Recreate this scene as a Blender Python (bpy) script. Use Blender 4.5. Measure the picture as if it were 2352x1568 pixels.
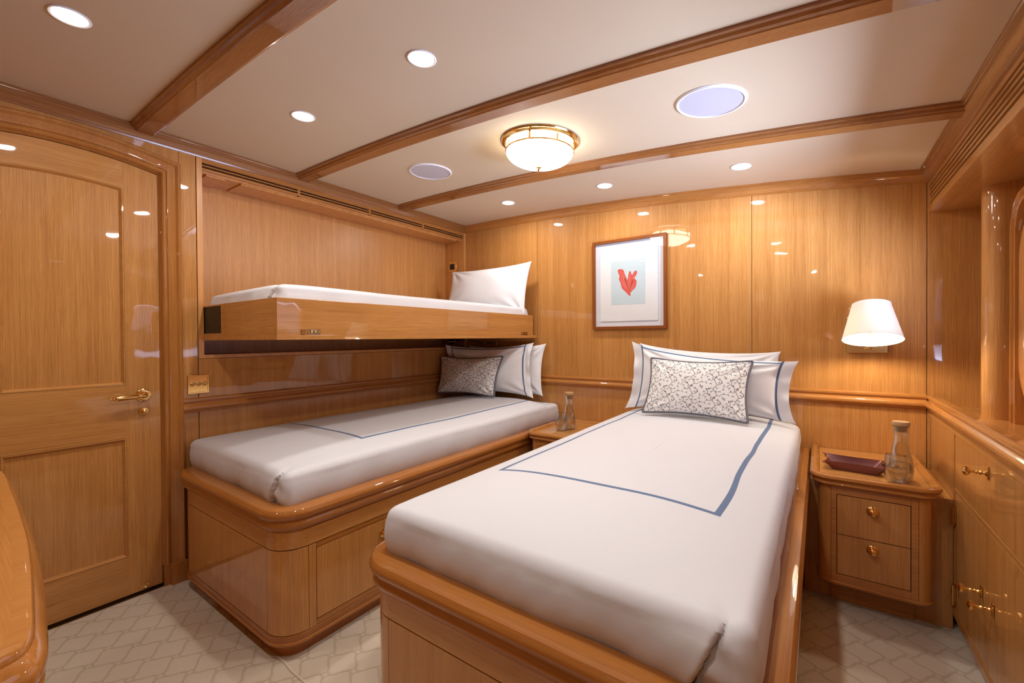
import bpy, bmesh, math, random
import numpy as np
from mathutils import Vector, Matrix
PI = math.pi
sc = bpy.context.scene
for o in list(bpy.data.objects):
    bpy.data.objects.remove(o)

# ------------------------------------------------------------------ camera
cam_d = bpy.data.cameras.new('camera')
cam = bpy.data.objects.new('camera', cam_d)
sc.collection.objects.link(cam)
cam_d.sensor_width = 36.0
cam_d.lens = 990.77 / 2352 * 36.0
cam_d.clip_start = 0.02
YAW, PITCH, ROLL = .618577, -.00849596, -.00682137
cy_, sy_, cp_, sp_ = math.cos(YAW), math.sin(YAW), math.cos(PITCH), math.sin(PITCH)
F = Vector((-sy_ * cp_, cy_ * cp_, sp_))
R0 = Vector((cy_, sy_, 0))
U0 = R0.cross(F)
R2 = R0 * math.cos(ROLL) + U0 * math.sin(ROLL)
U2 = U0 * math.cos(ROLL) - R0 * math.sin(ROLL)
mw = Matrix((R2, U2, -F)).transposed().to_4x4()
mw.translation = Vector((0, 0, 1.2))
cam.matrix_world = mw
sc.camera = cam

# ------------------------------------------------------------------ view, sky light
sc.view_settings.view_transform = 'Standard'
sc.view_settings.look = 'None'
sc.view_settings.exposure = 0.06
sc.view_settings.gamma = 1.0
sc.view_settings.use_curve_mapping = False
w = bpy.data.worlds.new('daylight'); sc.world = w
w.use_nodes = True
bg = w.node_tree.nodes['Background']
bg.inputs[0].default_value = (.56, .68, 1.0, 1)
bg.inputs[1].default_value = 1.0
wt = w.node_tree
_tc = wt.nodes.new('ShaderNodeTexCoord'); _sp = wt.nodes.new('ShaderNodeSeparateXYZ'); _mr = wt.nodes.new('ShaderNodeMapRange')
wt.links.new(_tc.outputs['Generated'], _sp.inputs[0])
def wm(op, a, b):
    n = wt.nodes.new('ShaderNodeMath'); n.operation = op
    for i_, v_ in enumerate((a, b)):
        if isinstance(v_, (int, float)): n.inputs[i_].default_value = v_
        else: wt.links.new(v_, n.inputs[i_])
    return n.outputs[0]
# slope below the horizon, seen square to the hull: bright water out to the side, dark hull and side deck right below
_sl = wm('DIVIDE', wm('MULTIPLY', _sp.outputs[2], -1.0), wm('MAXIMUM', _sp.outputs[0], .05))
wt.links.new(_sl, _mr.inputs[0])
_mr.inputs[1].default_value = .10; _mr.inputs[2].default_value = .50; _mr.inputs[3].default_value = 3.5; _mr.inputs[4].default_value = 36.0
_md = wt.nodes.new('ShaderNodeMapRange'); wt.links.new(_sl, _md.inputs[0])
_md.inputs[1].default_value = .90; _md.inputs[2].default_value = 1.0; _md.inputs[3].default_value = 1.0; _md.inputs[4].default_value = .06
_rp = wt.nodes.new('ShaderNodeValToRGB'); _m5 = wt.nodes.new('ShaderNodeMapRange')
_m5.inputs[1].default_value = -.05; _m5.inputs[2].default_value = .05
wt.links.new(_sp.outputs[2], _m5.inputs[0]); wt.links.new(_m5.outputs[0], _rp.inputs[0])
_e = _rp.color_ramp.elements
_e[0].position = .30; _e[0].color = (1.7, 1.7, 1.7, 1); _e[1].position = .72; _e[1].color = (.45, .45, .45, 1)
for _p, _v in ((.36, .06), (.66, .06)):
    _x = _e.new(_p); _x.color = (_v, _v, _v, 1)
_mm = wt.nodes.new('ShaderNodeMath'); _mm.operation = 'MULTIPLY'
wt.links.new(_mr.outputs[0], _mm.inputs[0]); wt.links.new(_rp.outputs[0], _mm.inputs[1])
wt.links.new(wm('MULTIPLY', _mm.outputs[0], _md.outputs[0]), bg.inputs[1])
sc.cycles.max_bounces = 9
sc.cycles.diffuse_bounces = 5
sc.cycles.glossy_bounces = 4
sc.cycles.transmission_bounces = 9
sc.cycles.transparent_max_bounces = 10
sc.cycles.caustics_refractive = False
sc.cycles.caustics_reflective = False
sc.cycles.sample_clamp_indirect = 6.0

DOWN_W, WALLLAMP_W = 4.3, 7.5
WARM = (1.0, .95, .895)

# daylight arrives through the window: a portal helps the sampler find it
WIN = dict(x=.70, y0=1.38, y1=2.36, z0=1.0, z1=1.58)
pd = bpy.data.lights.new('window_portal', 'AREA'); pd.shape = 'RECTANGLE'
pd.size = WIN['y1'] - WIN['y0']; pd.size_y = WIN['z1'] - WIN['z0']
pd.cycles.is_portal = True
po = bpy.data.objects.new('window_portal', pd); sc.collection.objects.link(po)
po.location = (WIN['x'] + .06, (WIN['y0'] + WIN['y1']) / 2, (WIN['z0'] + WIN['z1']) / 2)
po.rotation_euler = (0, PI / 2, 0)
po.rotation_euler = Matrix(((0, 0, 1), (1, 0, 0), (0, 1, 0))).to_euler()   # -Z looks to -X

# ------------------------------------------------------------------ materials
def nt(name):
    m = bpy.data.materials.new(name); m.use_nodes = True
    n = m.node_tree
    return m, n, n.nodes['Principled BSDF']
def N(t, kind, **kw):
    n = t.nodes.new(kind)
    for k, v in kw.items():
        if k.startswith('i_'):
            n.inputs[int(k[2:]) if k[2:].isdigit() else k[2:].replace('_', ' ')].default_value = v
        else: setattr(n, k, v)
    return n
def math_n(t, op, a, b=None, clamp=False):
    n = t.nodes.new('ShaderNodeMath'); n.operation = op; n.use_clamp = clamp
    for i, v in enumerate((a, b)):
        if v is None: continue
        if isinstance(v, (int, float)): n.inputs[i].default_value = v
        else: t.links.new(v, n.inputs[i])
    return n.outputs[0]
def mixc(t, fac, a, b, blend='MIX'):
    n = t.nodes.new('ShaderNodeMix'); n.data_type = 'RGBA'; n.blend_type = blend
    for s, v in ((n.inputs[0], fac), (n.inputs[6], a), (n.inputs[7], b)):
        if isinstance(v, (int, float)): s.default_value = v
        elif isinstance(v, tuple): s.default_value = (*v[:3], 1)
        else: t.links.new(v, s)
    return n.outputs[2]
def simple(name, col, rough=.5, metal=0, coat=0, spec=.5, **kw):
    m, t, b = nt(name)
    b.inputs['Base Color'].default_value = (*col, 1)
    b.inputs['Roughness'].default_value = rough
    b.inputs['Metallic'].default_value = metal
    b.inputs['Coat Weight'].default_value = coat
    b.inputs['Specular IOR Level'].default_value = spec
    for k, v in kw.items(): b.inputs[k.replace('_', ' ')].default_value = v
    return m
def emis(name, col, s):
    m, t, b = nt(name)
    b.inputs['Base Color'].default_value = (.9, .9, .9, 1)
    b.inputs['Emission Color'].default_value = (*col, 1)
    b.inputs['Emission Strength'].default_value = s
    return m

def wood(name, axis, tint=(1, 1, 1), coat=1.0, seed=0.0, contrast=1.0, crough=.025):
    """straight-grained varnished veneer, the grain running along the given axis"""
    m, t, b = nt(name)
    tc = N(t, 'ShaderNodeTexCoord')
    def sm(hi, lo, off):
        v = [hi, hi, hi]; v[axis] = lo
        mp = N(t, 'ShaderNodeMapping'); mp.inputs['Scale'].default_value = v
        mp.inputs['Location'].default_value = (off, off * 1.7, off * .6)
        t.links.new(tc.outputs['Object'], mp.inputs['Vector']); return mp.outputs[0]
    n1 = N(t, 'ShaderNodeTexNoise', i_Scale=1.0, i_Detail=4.0, i_Roughness=.65)
    t.links.new(sm(330, 3.5, seed), n1.inputs['Vector'])
    n2 = N(t, 'ShaderNodeTexNoise', i_Scale=1.0, i_Detail=3.0, i_Roughness=.5)
    t.links.new(sm(26, .5, seed + 3), n2.inputs['Vector'])
    n3 = N(t, 'ShaderNodeTexNoise', i_Scale=1.0, i_Detail=2.0, i_Roughness=.6)
    t.links.new(sm(620, 14, seed + 5), n3.inputs['Vector'])
    f = math_n(t, 'MULTIPLY', math_n(t, 'SUBTRACT', n1.outputs[0], .5), .8 * contrast)
    g = math_n(t, 'MULTIPLY', math_n(t, 'SUBTRACT', n2.outputs[0], .5), .42 * contrast)
    h = math_n(t, 'MULTIPLY', math_n(t, 'SUBTRACT', n3.outputs[0], .5), .55 * contrast)
    s = math_n(t, 'ADD', math_n(t, 'ADD', f, g), math_n(t, 'ADD', h, .5), True)
    cr = N(t, 'ShaderNodeValToRGB')
    e = cr.color_ramp.elements
    def c(r, g_, b_): return (r * tint[0], g_ * tint[1], b_ * tint[2], 1)
    e[0].position = .12; e[0].color = c(.295, .110, .025)
    e[1].position = .88; e[1].color = c(.65, .335, .105)
    x = e.new(.5); x.color = c(.475, .215, .058)
    t.links.new(s, cr.inputs[0])
    t.links.new(cr.outputs[0], b.inputs['Base Color'])
    b.inputs['Roughness'].default_value = .42
    b.inputs['Specular IOR Level'].default_value = .12
    b.inputs['Coat Weight'].default_value = coat
    b.inputs['Coat Roughness'].default_value = crough
    b.inputs['Coat IOR'].default_value = 1.5
    nb = N(t, 'ShaderNodeTexNoise', i_Scale=9.0, i_Detail=1.0)
    t.links.new(tc.outputs['Object'], nb.inputs['Vector'])
    bp = N(t, 'ShaderNodeBump', i_Strength=.03, i_Distance=.02)
    t.links.new(nb.outputs[0], bp.inputs['Height'])
    t.links.new(bp.outputs[0], b.inputs['Coat Normal'])
    return m
WZ = wood('varnished_veneer_upright', 2)
WY = wood('varnished_veneer_along_y', 1, seed=2.3)
WX = wood('varnished_veneer_along_x', 0, seed=4.1)
SX = wood('varnished_moulding_x', 0, (.88, .78, .66), seed=7)
SY = wood('varnished_moulding_y', 1, (.88, .78, .66), seed=9)
DX = wood('dark_beam_x', 0, (.60, .50, .50), seed=11)
DY = wood('dark_crown_y', 1, (.60, .52, .52), seed=12, crough=.16)
RX = wood('bed_rail_x', 0, (.75, .60, .42), seed=13, contrast=.8)
RY = wood('bed_rail_y', 1, (.75, .60, .42), seed=14, contrast=.8)
WDK = simple('shadow_gap', (.012, .006, .003), .8)
INSIDE = simple('bunk_bracket_black', (.012, .010, .009), .45)
NICHE = wood('niche_veneer_light_lifted', 2, (1.22, 1.22, 1.25), seed=17, crough=.35)  # veneer tint raised to offset how little light reaches the niche
LINER = simple('dark_bed_lining', (.02, .013, .01), .9)
FRAMEW = wood('picture_frame_wood', 2, (.46, .28, .20), coat=.1, seed=19, contrast=.6)

def brass():
    m, t, b = nt('polished_brass')
    b.inputs['Base Color'].default_value = (.86, .56, .20, 1)
    b.inputs['Metallic'].default_value = 1
    b.inputs['Roughness'].default_value = .13
    return m
BR = brass()
BRS = simple('satin_brass', (.62, .43, .18), .32, 1)
BRD = simple('aged_brass', (.30, .18, .08), .3, 1)

def linen(name, col, bump=.10, rough=.72):
    m, t, b = nt(name)
    tc = N(t, 'ShaderNodeTexCoord')
    n = N(t, 'ShaderNodeTexNoise', i_Scale=5.0, i_Detail=4.0, i_Roughness=.55)
    t.links.new(tc.outputs['Object'], n.inputs['Vector'])
    n2 = N(t, 'ShaderNodeTexNoise', i_Scale=900.0, i_Detail=1.0)
    t.links.new(tc.outputs['Object'], n2.inputs['Vector'])
    h = math_n(t, 'ADD', n.outputs[0], math_n(t, 'MULTIPLY', n2.outputs[0], .02))
    bp = N(t, 'ShaderNodeBump', i_Strength=bump, i_Distance=.05)
    t.links.new(h, bp.inputs['Height']); t.links.new(bp.outputs[0], b.inputs['Normal'])
    b.inputs['Base Color'].default_value = (*col, 1)
    b.inputs['Roughness'].default_value = rough
    b.inputs['Sheen Weight'].default_value = .12
    b.inputs['Sheen Roughness'].default_value = .4
    return m, t, b, tc
LIN, _, _, _ = linen('white_cotton', (.615, .622, .66))
BLUE = (.085, .145, .27)

def stripe_u(name, fu0, fu1, top=None):
    """white cotton with a blue tape along the lines u=fu0, u=fu1 (and v=top), measured on the cloth's own UV"""
    m, t, b, tc = linen(name, (.76, .765, .80))  # pillow cotton lightened past the bedspread's, making up for weaker light on it
    sep = N(t, 'ShaderNodeSeparateXYZ'); t.links.new(tc.outputs['UV'], sep.inputs[0])
    u, v = sep.outputs[0], sep.outputs[1]
    m1 = math_n(t, 'LESS_THAN', math_n(t, 'ABSOLUTE', math_n(t, 'SUBTRACT', u, fu0)), .0065)
    m2 = math_n(t, 'LESS_THAN', math_n(t, 'ABSOLUTE', math_n(t, 'SUBTRACT', u, fu1)), .0065)
    mk = math_n(t, 'MAXIMUM', m1, m2)
    if top:
        m3 = math_n(t, 'LESS_THAN', math_n(t, 'ABSOLUTE', math_n(t, 'SUBTRACT', v, top)), .012)
        m3 = math_n(t, 'MULTIPLY', m3, math_n(t, 'GREATER_THAN', u, fu0 - .0065))
        m3 = math_n(t, 'MULTIPLY', m3, math_n(t, 'LESS_THAN', u, fu1 + .0065))
        mk = math_n(t, 'MAXIMUM', mk, m3)
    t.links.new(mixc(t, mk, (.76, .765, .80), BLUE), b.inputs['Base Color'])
    return m
SHAM = stripe_u('blue_tape_cotton_light_lifted', .075, .925, .965)
PLAIN, _, _, _ = linen('pillow_cotton_light_lifted', (.76, .765, .80))  # same cotton as the beds, its colour lifted where less light falls

def spread_mat(name, xl, xr, yf):
    """bedspread: blue tape in a three-sided frame on the top, in the cloth's own flat coordinates"""
    m, t, b, tc = linen(name, (.615, .622, .66))
    sep = N(t, 'ShaderNodeSeparateXYZ'); t.links.new(tc.outputs['UV'], sep.inputs[0])
    nz = N(t, 'ShaderNodeTexNoise', i_Scale=2.2, i_Detail=1.0)
    t.links.new(tc.outputs['UV'], nz.inputs['Vector'])
    wv = math_n(t, 'MULTIPLY', math_n(t, 'SUBTRACT', nz.outputs[0], .5), .035)
    x = math_n(t, 'ADD', sep.outputs[0], wv); y = math_n(t, 'ADD', sep.outputs[1], math_n(t, 'MULTIPLY', wv, .6))
    W = .0085
    def band(c, v): return math_n(t, 'LESS_THAN', math_n(t, 'ABSOLUTE', math_n(t, 'SUBTRACT', c, v)), W)
    side = math_n(t, 'MULTIPLY', math_n(t, 'MAXIMUM', band(x, xl), band(x, xr)), math_n(t, 'GREATER_THAN', y, yf - W))
    foot = math_n(t, 'MULTIPLY', band(y, yf), math_n(t, 'MULTIPLY', math_n(t, 'GREATER_THAN', x, xl - W), math_n(t, 'LESS_THAN', x, xr + W)))
    t.links.new(mixc(t, math_n(t, 'MAXIMUM', side, foot), (.615, .622, .66), BLUE), b.inputs['Base Color'])
    return m

def vine_mat():
    m, t, b, tc = linen('vine_print_cotton', (.8, .78, .74), .08)
    a = N(t, 'ShaderNodeVertexColor'); a.layer_name = 'print'
    t.links.new(a.outputs[0], b.inputs['Base Color'])
    return m
VINE = vine_mat()
def rope_mat():
    m, t, b = nt('twisted_cord')
    tc = N(t, 'ShaderNodeTexCoord'); sep = N(t, 'ShaderNodeSeparateXYZ'); t.links.new(tc.outputs['UV'], sep.inputs[0])
    s = math_n(t, 'FRACT', math_n(t, 'ADD', math_n(t, 'MULTIPLY', sep.outputs[0], 95.0), math_n(t, 'MULTIPLY', sep.outputs[1], 2.0)))
    mk = math_n(t, 'GREATER_THAN', s, .45)
    t.links.new(mixc(t, mk, (.045, .055, .10), (.20, .19, .20)), b.inputs['Base Color'])
    b.inputs['Roughness'].default_value = .7
    return m
ROPE = rope_mat()

def carpet_mat():
    m, t, b = nt('patterned_carpet')
    tc = N(t, 'ShaderNodeTexCoord'); sep = N(t, 'ShaderNodeSeparateXYZ'); t.links.new(tc.outputs['Object'], sep.inputs[0])
    nz = N(t, 'ShaderNodeTexNoise', i_Scale=60.0, i_Detail=2.0); t.links.new(tc.outputs['Object'], nz.inputs['Vector'])
    jit = math_n(t, 'MULTIPLY', math_n(t, 'SUBTRACT', nz.outputs[0], .5), .05)
    X = math_n(t, 'DIVIDE', math_n(t, 'ADD', sep.outputs[0], .002), .137)
    Y = math_n(t, 'DIVIDE', math_n(t, 'SUBTRACT', sep.outputs[1], 2.021), .137)
    u = math_n(t, 'ADD', math_n(t, 'ADD', X, Y), jit); v = math_n(t, 'ADD', math_n(t, 'SUBTRACT', X, Y), jit)
    u2 = math_n(t, 'ADD', u, math_n(t, 'MULTIPLY', math_n(t, 'SINE', math_n(t, 'MULTIPLY', v, 2 * PI)), .055))
    v2 = math_n(t, 'SUBTRACT', v, math_n(t, 'MULTIPLY', math_n(t, 'SINE', math_n(t, 'MULTIPLY', u, 2 * PI)), .055))
    def half(c): return math_n(t, 'MULTIPLY', math_n(t, 'ABSOLUTE', math_n(t, 'SUBTRACT', math_n(t, 'FRACT', c), .5)), 2.0)
    a, bb = half(u2), half(v2)
    q = math_n(t, 'POWER', math_n(t, 'ADD', math_n(t, 'POWER', a, 5.0), math_n(t, 'POWER', bb, 5.0)), .2)
    cell = math_n(t, 'LESS_THAN', q, .90)
    a0, b0 = half(u), half(v)
    loz = math_n(t, 'LESS_THAN', math_n(t, 'SUBTRACT', 2.0, math_n(t, 'ADD', a0, b0)), .20)
    mk = math_n(t, 'MAXIMUM', cell, loz)
    n2 = N(t, 'ShaderNodeTexNoise', i_Scale=420.0, i_Detail=2.0); t.links.new(tc.outputs['Object'], n2.inputs['Vector'])
    col = mixc(t, mk, (.50, .425, .31), (.63, .545, .435))
    col = mixc(t, math_n(t, 'MULTIPLY', n2.outputs[0], .45), col, (.36, .30, .24), 'MIX')
    t.links.new(col, b.inputs['Base Color'])
    b.inputs['Roughness'].default_value = .95
    b.inputs['Specular IOR Level'].default_value = .1
    bp = N(t, 'ShaderNodeBump', i_Strength=.5, i_Distance=.004)
    t.links.new(math_n(t, 'ADD', math_n(t, 'MULTIPLY', mk, 1.0), n2.outputs[0]), bp.inputs['Height'])
    t.links.new(bp.outputs[0], b.inputs['Normal'])
    return m
CARPET = carpet_mat()
def ceil_mat():
    m, t, b = nt('beige_ceiling_cloth')
    tc = N(t, 'ShaderNodeTexCoord')
    n = N(t, 'ShaderNodeTexNoise', i_Scale=350.0, i_Detail=3.0); t.links.new(tc.outputs['Object'], n.inputs['Vector'])
    n1 = N(t, 'ShaderNodeTexNoise', i_Scale=3.0, i_Detail=3.0); t.links.new(tc.outputs['Object'], n1.inputs['Vector'])
    k = math_n(t, 'ADD', math_n(t, 'MULTIPLY', n.outputs[0], .5), math_n(t, 'MULTIPLY', n1.outputs[0], .5))
    t.links.new(mixc(t, k, (.57, .445, .295), (.66, .53, .365)), b.inputs['Base Color'])
    b.inputs['Roughness'].default_value = .75
    b.inputs['Specular IOR Level'].default_value = .2
    return m
CEIL = ceil_mat()

def glass_mat(name, ior=1.45, tint=(1, 1, 1)):
    m, t, b = nt(name)
    b.inputs['Base Color'].default_value = (*tint, 1)
    b.inputs['Transmission Weight'].default_value = 1
    b.inputs['Roughness'].default_value = 0
    b.inputs['IOR'].default_value = ior
    return m
WATER = glass_mat('water', 1.33)
def pane_mat(name, tint=(1, 1, 1), power=5.0, gain=.95):
    m = bpy.data.materials.new(name); m.use_nodes = True; t = m.node_tree; t.nodes.clear()
    o = N(t, 'ShaderNodeOutputMaterial'); mx = N(t, 'ShaderNodeMixShader'); tr = N(t, 'ShaderNodeBsdfTransparent')
    gl = N(t, 'ShaderNodeBsdfGlossy'); gl.inputs['Roughness'].default_value = 0
    lw = N(t, 'ShaderNodeLayerWeight'); lw.inputs[0].default_value = .5
    tr.inputs[0].default_value = (*tint, 1)
    fr = math_n(t, 'ADD', math_n(t, 'MULTIPLY', math_n(t, 'POWER', lw.outputs[1], power), gain), .045, True)
    t.links.new(fr, mx.inputs[0]); t.links.new(tr.outputs[0], mx.inputs[1]); t.links.new(gl.outputs[0], mx.inputs[2])
    t.links.new(mx.outputs[0], o.inputs[0])
    return m
PANE = pane_mat('thin_glass_pane')
GLASS = pane_mat('thin_blown_glass', (.965, .975, .975), 1.6, 1.0)
LED = emis('downlight_lens', (1, .93, .84), 45.0)
OPAL = emis('opal_glass_lit', (1, .92, .80), 15.0)
BULB = emis('bulb', (1, .90, .76), 40.0)
WHITEP = simple('white_enamel', (.80, .80, .82), .4)
GRILLE = simple('speaker_grille', (.52, .50, .54), .6)
BLACKG = simple('black_gloss', (.01, .01, .012), .15)
LEATHER = simple('burgundy_leather', (.155, .040, .036), .40)
CORK = simple('cork', (.42, .24, .11), .9)
PAPER = simple('white_paper', (.70, .70, .70), .8)
MAT_ = simple('mount_board', (.68, .69, .75), .85)
PRINT = simple('pale_blue_print', (.50, .60, .63), .8)
CORAL = simple('coral_red', (.60, .085, .06), .8)
CORAL2 = simple('coral_light_red', (.70, .20, .15), .8)
def shade_mat():
    m = bpy.data.materials.new('parchment_shade'); m.use_nodes = True; t = m.node_tree; t.nodes.clear()
    o = N(t, 'ShaderNodeOutputMaterial'); mx = N(t, 'ShaderNodeMixShader'); d = N(t, 'ShaderNodeBsdfDiffuse'); tr = N(t, 'ShaderNodeBsdfTranslucent')
    d.inputs[0].default_value = (.84, .81, .74, 1); tr.inputs[0].default_value = (.80, .68, .44, 1); mx.inputs[0].default_value = .13
    t.links.new(d.outputs[0], mx.inputs[1]); t.links.new(tr.outputs[0], mx.inputs[2]); t.links.new(mx.outputs[0], o.inputs[0])
    return m
SHADE = shade_mat()
SHADEIN = simple('shade_rim', (.75, .72, .66), .8)

# ------------------------------------------------------------------ mesh helpers
class G:
    def __init__(s): s.v = []; s.f = []; s.uv = None
    def add(s, vs, fs, T=None):
        k = len(s.v)
        for p in vs:
            p = Vector(p)
            s.v.append(T @ p if T is not None else p)
        s.f += [tuple(i + k for i in f) for f in fs]
        return s
    def box(s, x0, x1, y0, y1, z0, z1, T=None):
        vs = [(x, y, z) for x in (x0, x1) for y in (y0, y1) for z in (z0, z1)]
        return s.add(vs, [(0, 1, 3, 2), (4, 6, 7, 5), (0, 4, 5, 1), (2, 3, 7, 6), (0, 2, 6, 4), (1, 5, 7, 3)], T)
    def poly(s, pts, n, d, T=None):
        """prism: a polygon (3-D points) extruded by the vector n*d"""
        a = [Vector(p) for p in pts]; e = Vector(n) * d
        m = len(a)
        vs = a + [p + e for p in a]
        fs = [tuple(range(m))[::-1], tuple(range(m, 2 * m))] + [(i, (i + 1) % m, m + (i + 1) % m, m + i) for i in range(m)]
        return s.add(vs, fs, T)
    def lathe(s, prof, n=32, T=None, cap=True):
        vs = []; fs = []
        m = len(prof)
        for r, z in prof:
            for k in range(n):
                a = 2 * PI * k / n; vs.append((r * math.cos(a), r * math.sin(a), z))
        for i in range(m - 1):
            for k in range(n):
                k2 = (k + 1) % n
                fs.append((i * n + k, i * n + k2, (i + 1) * n + k2, (i + 1) * n + k))
        if cap:
            if prof[0][0] > 1e-5: fs.append(tuple(range(n))[::-1])
            if prof[-1][0] > 1e-5: fs.append(tuple((m - 1) * n + k for k in range(n)))
        return s.add(vs, fs, T)
    def tube(s, pts, r, n=8, closed=False, uvs=False):
        pts = [Vector(p) for p in pts]; m = len(pts); base = len(s.v); L = 0
        up = None; rings = []
        for i, p in enumerate(pts):
            a = pts[(i - 1) % m] if (closed or i > 0) else p
            b = pts[(i + 1) % m] if (closed or i < m - 1) else p
            d = (b - a).normalized()
            if up is None: up = d.orthogonal().normalized()
            up = (up - d * up.dot(d)).normalized(); sd = d.cross(up)
            rr = r[i] if hasattr(r, '__len__') else r
            rings.append([p + (up * math.cos(2 * PI * k / n) + sd * math.sin(2 * PI * k / n)) * rr for k in range(n)])
        vs = [q for g in rings for q in g]; fs = []
        for i in range(m if closed else m - 1):
            j = (i + 1) % m
            for k in range(n):
                k2 = (k + 1) % n
                fs.append((i * n + k, i * n + k2, j * n + k2, j * n + k))
        if not closed: fs += [tuple(range(n))[::-1], tuple((m - 1) * n + k for k in range(n))]
        if uvs:
            cum = [0.0]
            for i in range(1, m): cum.append(cum[-1] + (pts[i] - pts[i - 1]).length)
            s.uv = (s.uv or {})
            for i in range(m):
                for k in range(n): s.uv[base + i * n + k] = (cum[i], k / n)
        return s.add(vs, fs)
    def sweep(s, path, prof, fn, closed=False, seg=None, caps=True, closeprof=True):
        """profile (off, h) along a 2-D path with mitred corners; off is measured to the right of the direction of travel"""
        m = len(path); P = [Vector(p) for p in path]; rings = []
        for i in range(m):
            a = P[(i - 1) % m] if (closed or i > 0) else None
            b = P[(i + 1) % m] if (closed or i < m - 1) else None
            d1 = (P[i] - a).normalized() if a is not None else None
            d2 = (b - P[i]).normalized() if b is not None else None
            d1 = d1 or d2; d2 = d2 or d1
            n1 = Vector((d1.y, -d1.x)); n2 = Vector((d2.y, -d2.x))
            nn = (n1 + n2)
            nn = nn / max(.25, nn.length_squared / 2) if nn.length > 1e-6 else n1
            rings.append([fn(P[i].x + nn.x * o, P[i].y + nn.y * o, h) for o, h in prof])
        n = len(prof)
        rng = range(m if closed else m - 1)
        if seg: rng = range(seg[0], seg[1]); 
        used = sorted(set([i for i in rng] + [(i + 1) % m for i in rng]))
        idx = {i: k for k, i in enumerate(used)}
        vs = [q for i in used for q in rings[i]]; fs = []
        for i in rng:
            j = (i + 1) % m; A, B = idx[i] * n, idx[j] * n
            for k in range(n if closeprof else n - 1):
                k2 = (k + 1) % n
                fs.append((A + k, B + k, B + k2, A + k2))
        if caps and not closed and closeprof:
            A = idx[rng[0]] * n; B = idx[(rng[-1] + 1) % m] * n
            fs.append(tuple(A + k for k in range(n))); fs.append(tuple(B + k for k in range(n))[::-1])
        return s.add(vs, fs)
    def build(s, name, mat, parent=None, smooth=35, bevel=0, label=None, cat=None, group=None, kind=None, uv=None, recalc=True):
        me = bpy.data.meshes.new(name)
        org = Vector((0, 0, 0))
        if parent is not None: org = wloc(parent)
        elif kind != 'structure' and s.v:
            xs = [p.x for p in s.v]; ys = [p.y for p in s.v]; zs = [p.z for p in s.v]
            org = Vector(((min(xs) + max(xs)) / 2, (min(ys) + max(ys)) / 2, min(zs)))
        me.from_pydata([tuple(p - org) for p in s.v], [], s.f)
        if recalc:
            bm = bmesh.new(); bm.from_mesh(me); bmesh.ops.recalc_face_normals(bm, faces=bm.faces); bm.to_mesh(me); bm.free()
        mats = mat if isinstance(mat, (list, tuple)) else [mat]
        for x in mats: me.materials.append(x)
        uvd = uv if uv is not None else s.uv
        if uvd is not None:
            lay = me.uv_layers.new(name='UVMap')
            vi = np.empty(len(me.loops), dtype=np.int32); me.loops.foreach_get('vertex_index', vi)
            arr = np.zeros((len(me.vertices), 2), dtype=np.float32)
            if isinstance(uvd, dict):
                for k, q in uvd.items(): arr[k] = q
            else: arr[:] = uvd
            lay.data.foreach_set('uv', arr[vi].ravel())
        if smooth:
            for p in me.polygons: p.use_smooth = True
            me.set_sharp_from_angle(angle=math.radians(smooth))
        o = bpy.data.objects.new(name, me); sc.collection.objects.link(o)
        if parent is None: o.location = org
        else: o.parent = parent
        if bevel:
            md = o.modifiers.new('soft_edges', 'BEVEL'); md.width = bevel; md.segments = 2; md.limit_method = 'ANGLE'; md.angle_limit = math.radians(40)
        tag(o, label, cat, group, kind)
        return o
def wloc(o):
    v = Vector((0, 0, 0))
    while o is not None: v += o.location; o = o.parent
    return v
def tag(o, label=None, cat=None, group=None, kind=None):
    if label: o['label'] = label
    if cat: o['category'] = cat
    if group: o['group'] = group
    if kind: o['kind'] = kind
def thing(name, loc, label, cat, group=None):
    o = bpy.data.objects.new(name, None); sc.collection.objects.link(o); o.empty_display_size = .05
    o.location = loc; tag(o, label, cat, group); return o
def copy_tree(o, parent=None):
    c = o.copy(); sc.collection.objects.link(c)
    if parent is not None: c.parent = parent
    for ch in list(o.children): copy_tree(ch, c)
    return c
def rrect(x0, x1, y0, y1, r, n=8):
    """rounded rectangle, clockwise seen from above (the outside is then on the left; use negative order below)"""
    if not hasattr(r, '__len__'): r = (r,) * 4
    pts = []
    for (cx, cy, a0, rr) in ((x0 + r[0], y0 + r[0], PI, r[0]), (x1 - r[1], y0 + r[1], 1.5 * PI, r[1]), (x1 - r[2], y1 - r[2], 0, r[2]), (x0 + r[3], y1 - r[3], .5 * PI, r[3])):
        for k in range(n + 1):
            a = a0 + (PI / 2) * k / n
            pts.append((cx + rr * math.cos(a), cy + rr * math.sin(a)))
    return pts          # counter-clockwise: right-hand side of travel = outside
XYZ = lambda a, b, h: Vector((a, b, h))
def rot_to(axis, loc):
    """matrix taking +Z to axis"""
    q = Vector((0, 0, 1)).rotation_difference(Vector(axis).normalized())
    return Matrix.Translation(Vector(loc)) @ q.to_matrix().to_4x4()

# ------------------------------------------------------------------ room constants
XL, XR, YB, YF = -2.61, .445, 2.95, -1.95
XW = .66              # inner face of the window wall, behind the shelf
def cz(x): return 2.202 - .0217 * (x + 2.5) ** 2

# floor, ceiling ------------------------------------------------------------
G().box(-2.95, .9, YF - .1, 3.1, -.06, 0).build('floor', CARPET, kind='structure', smooth=0)
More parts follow.
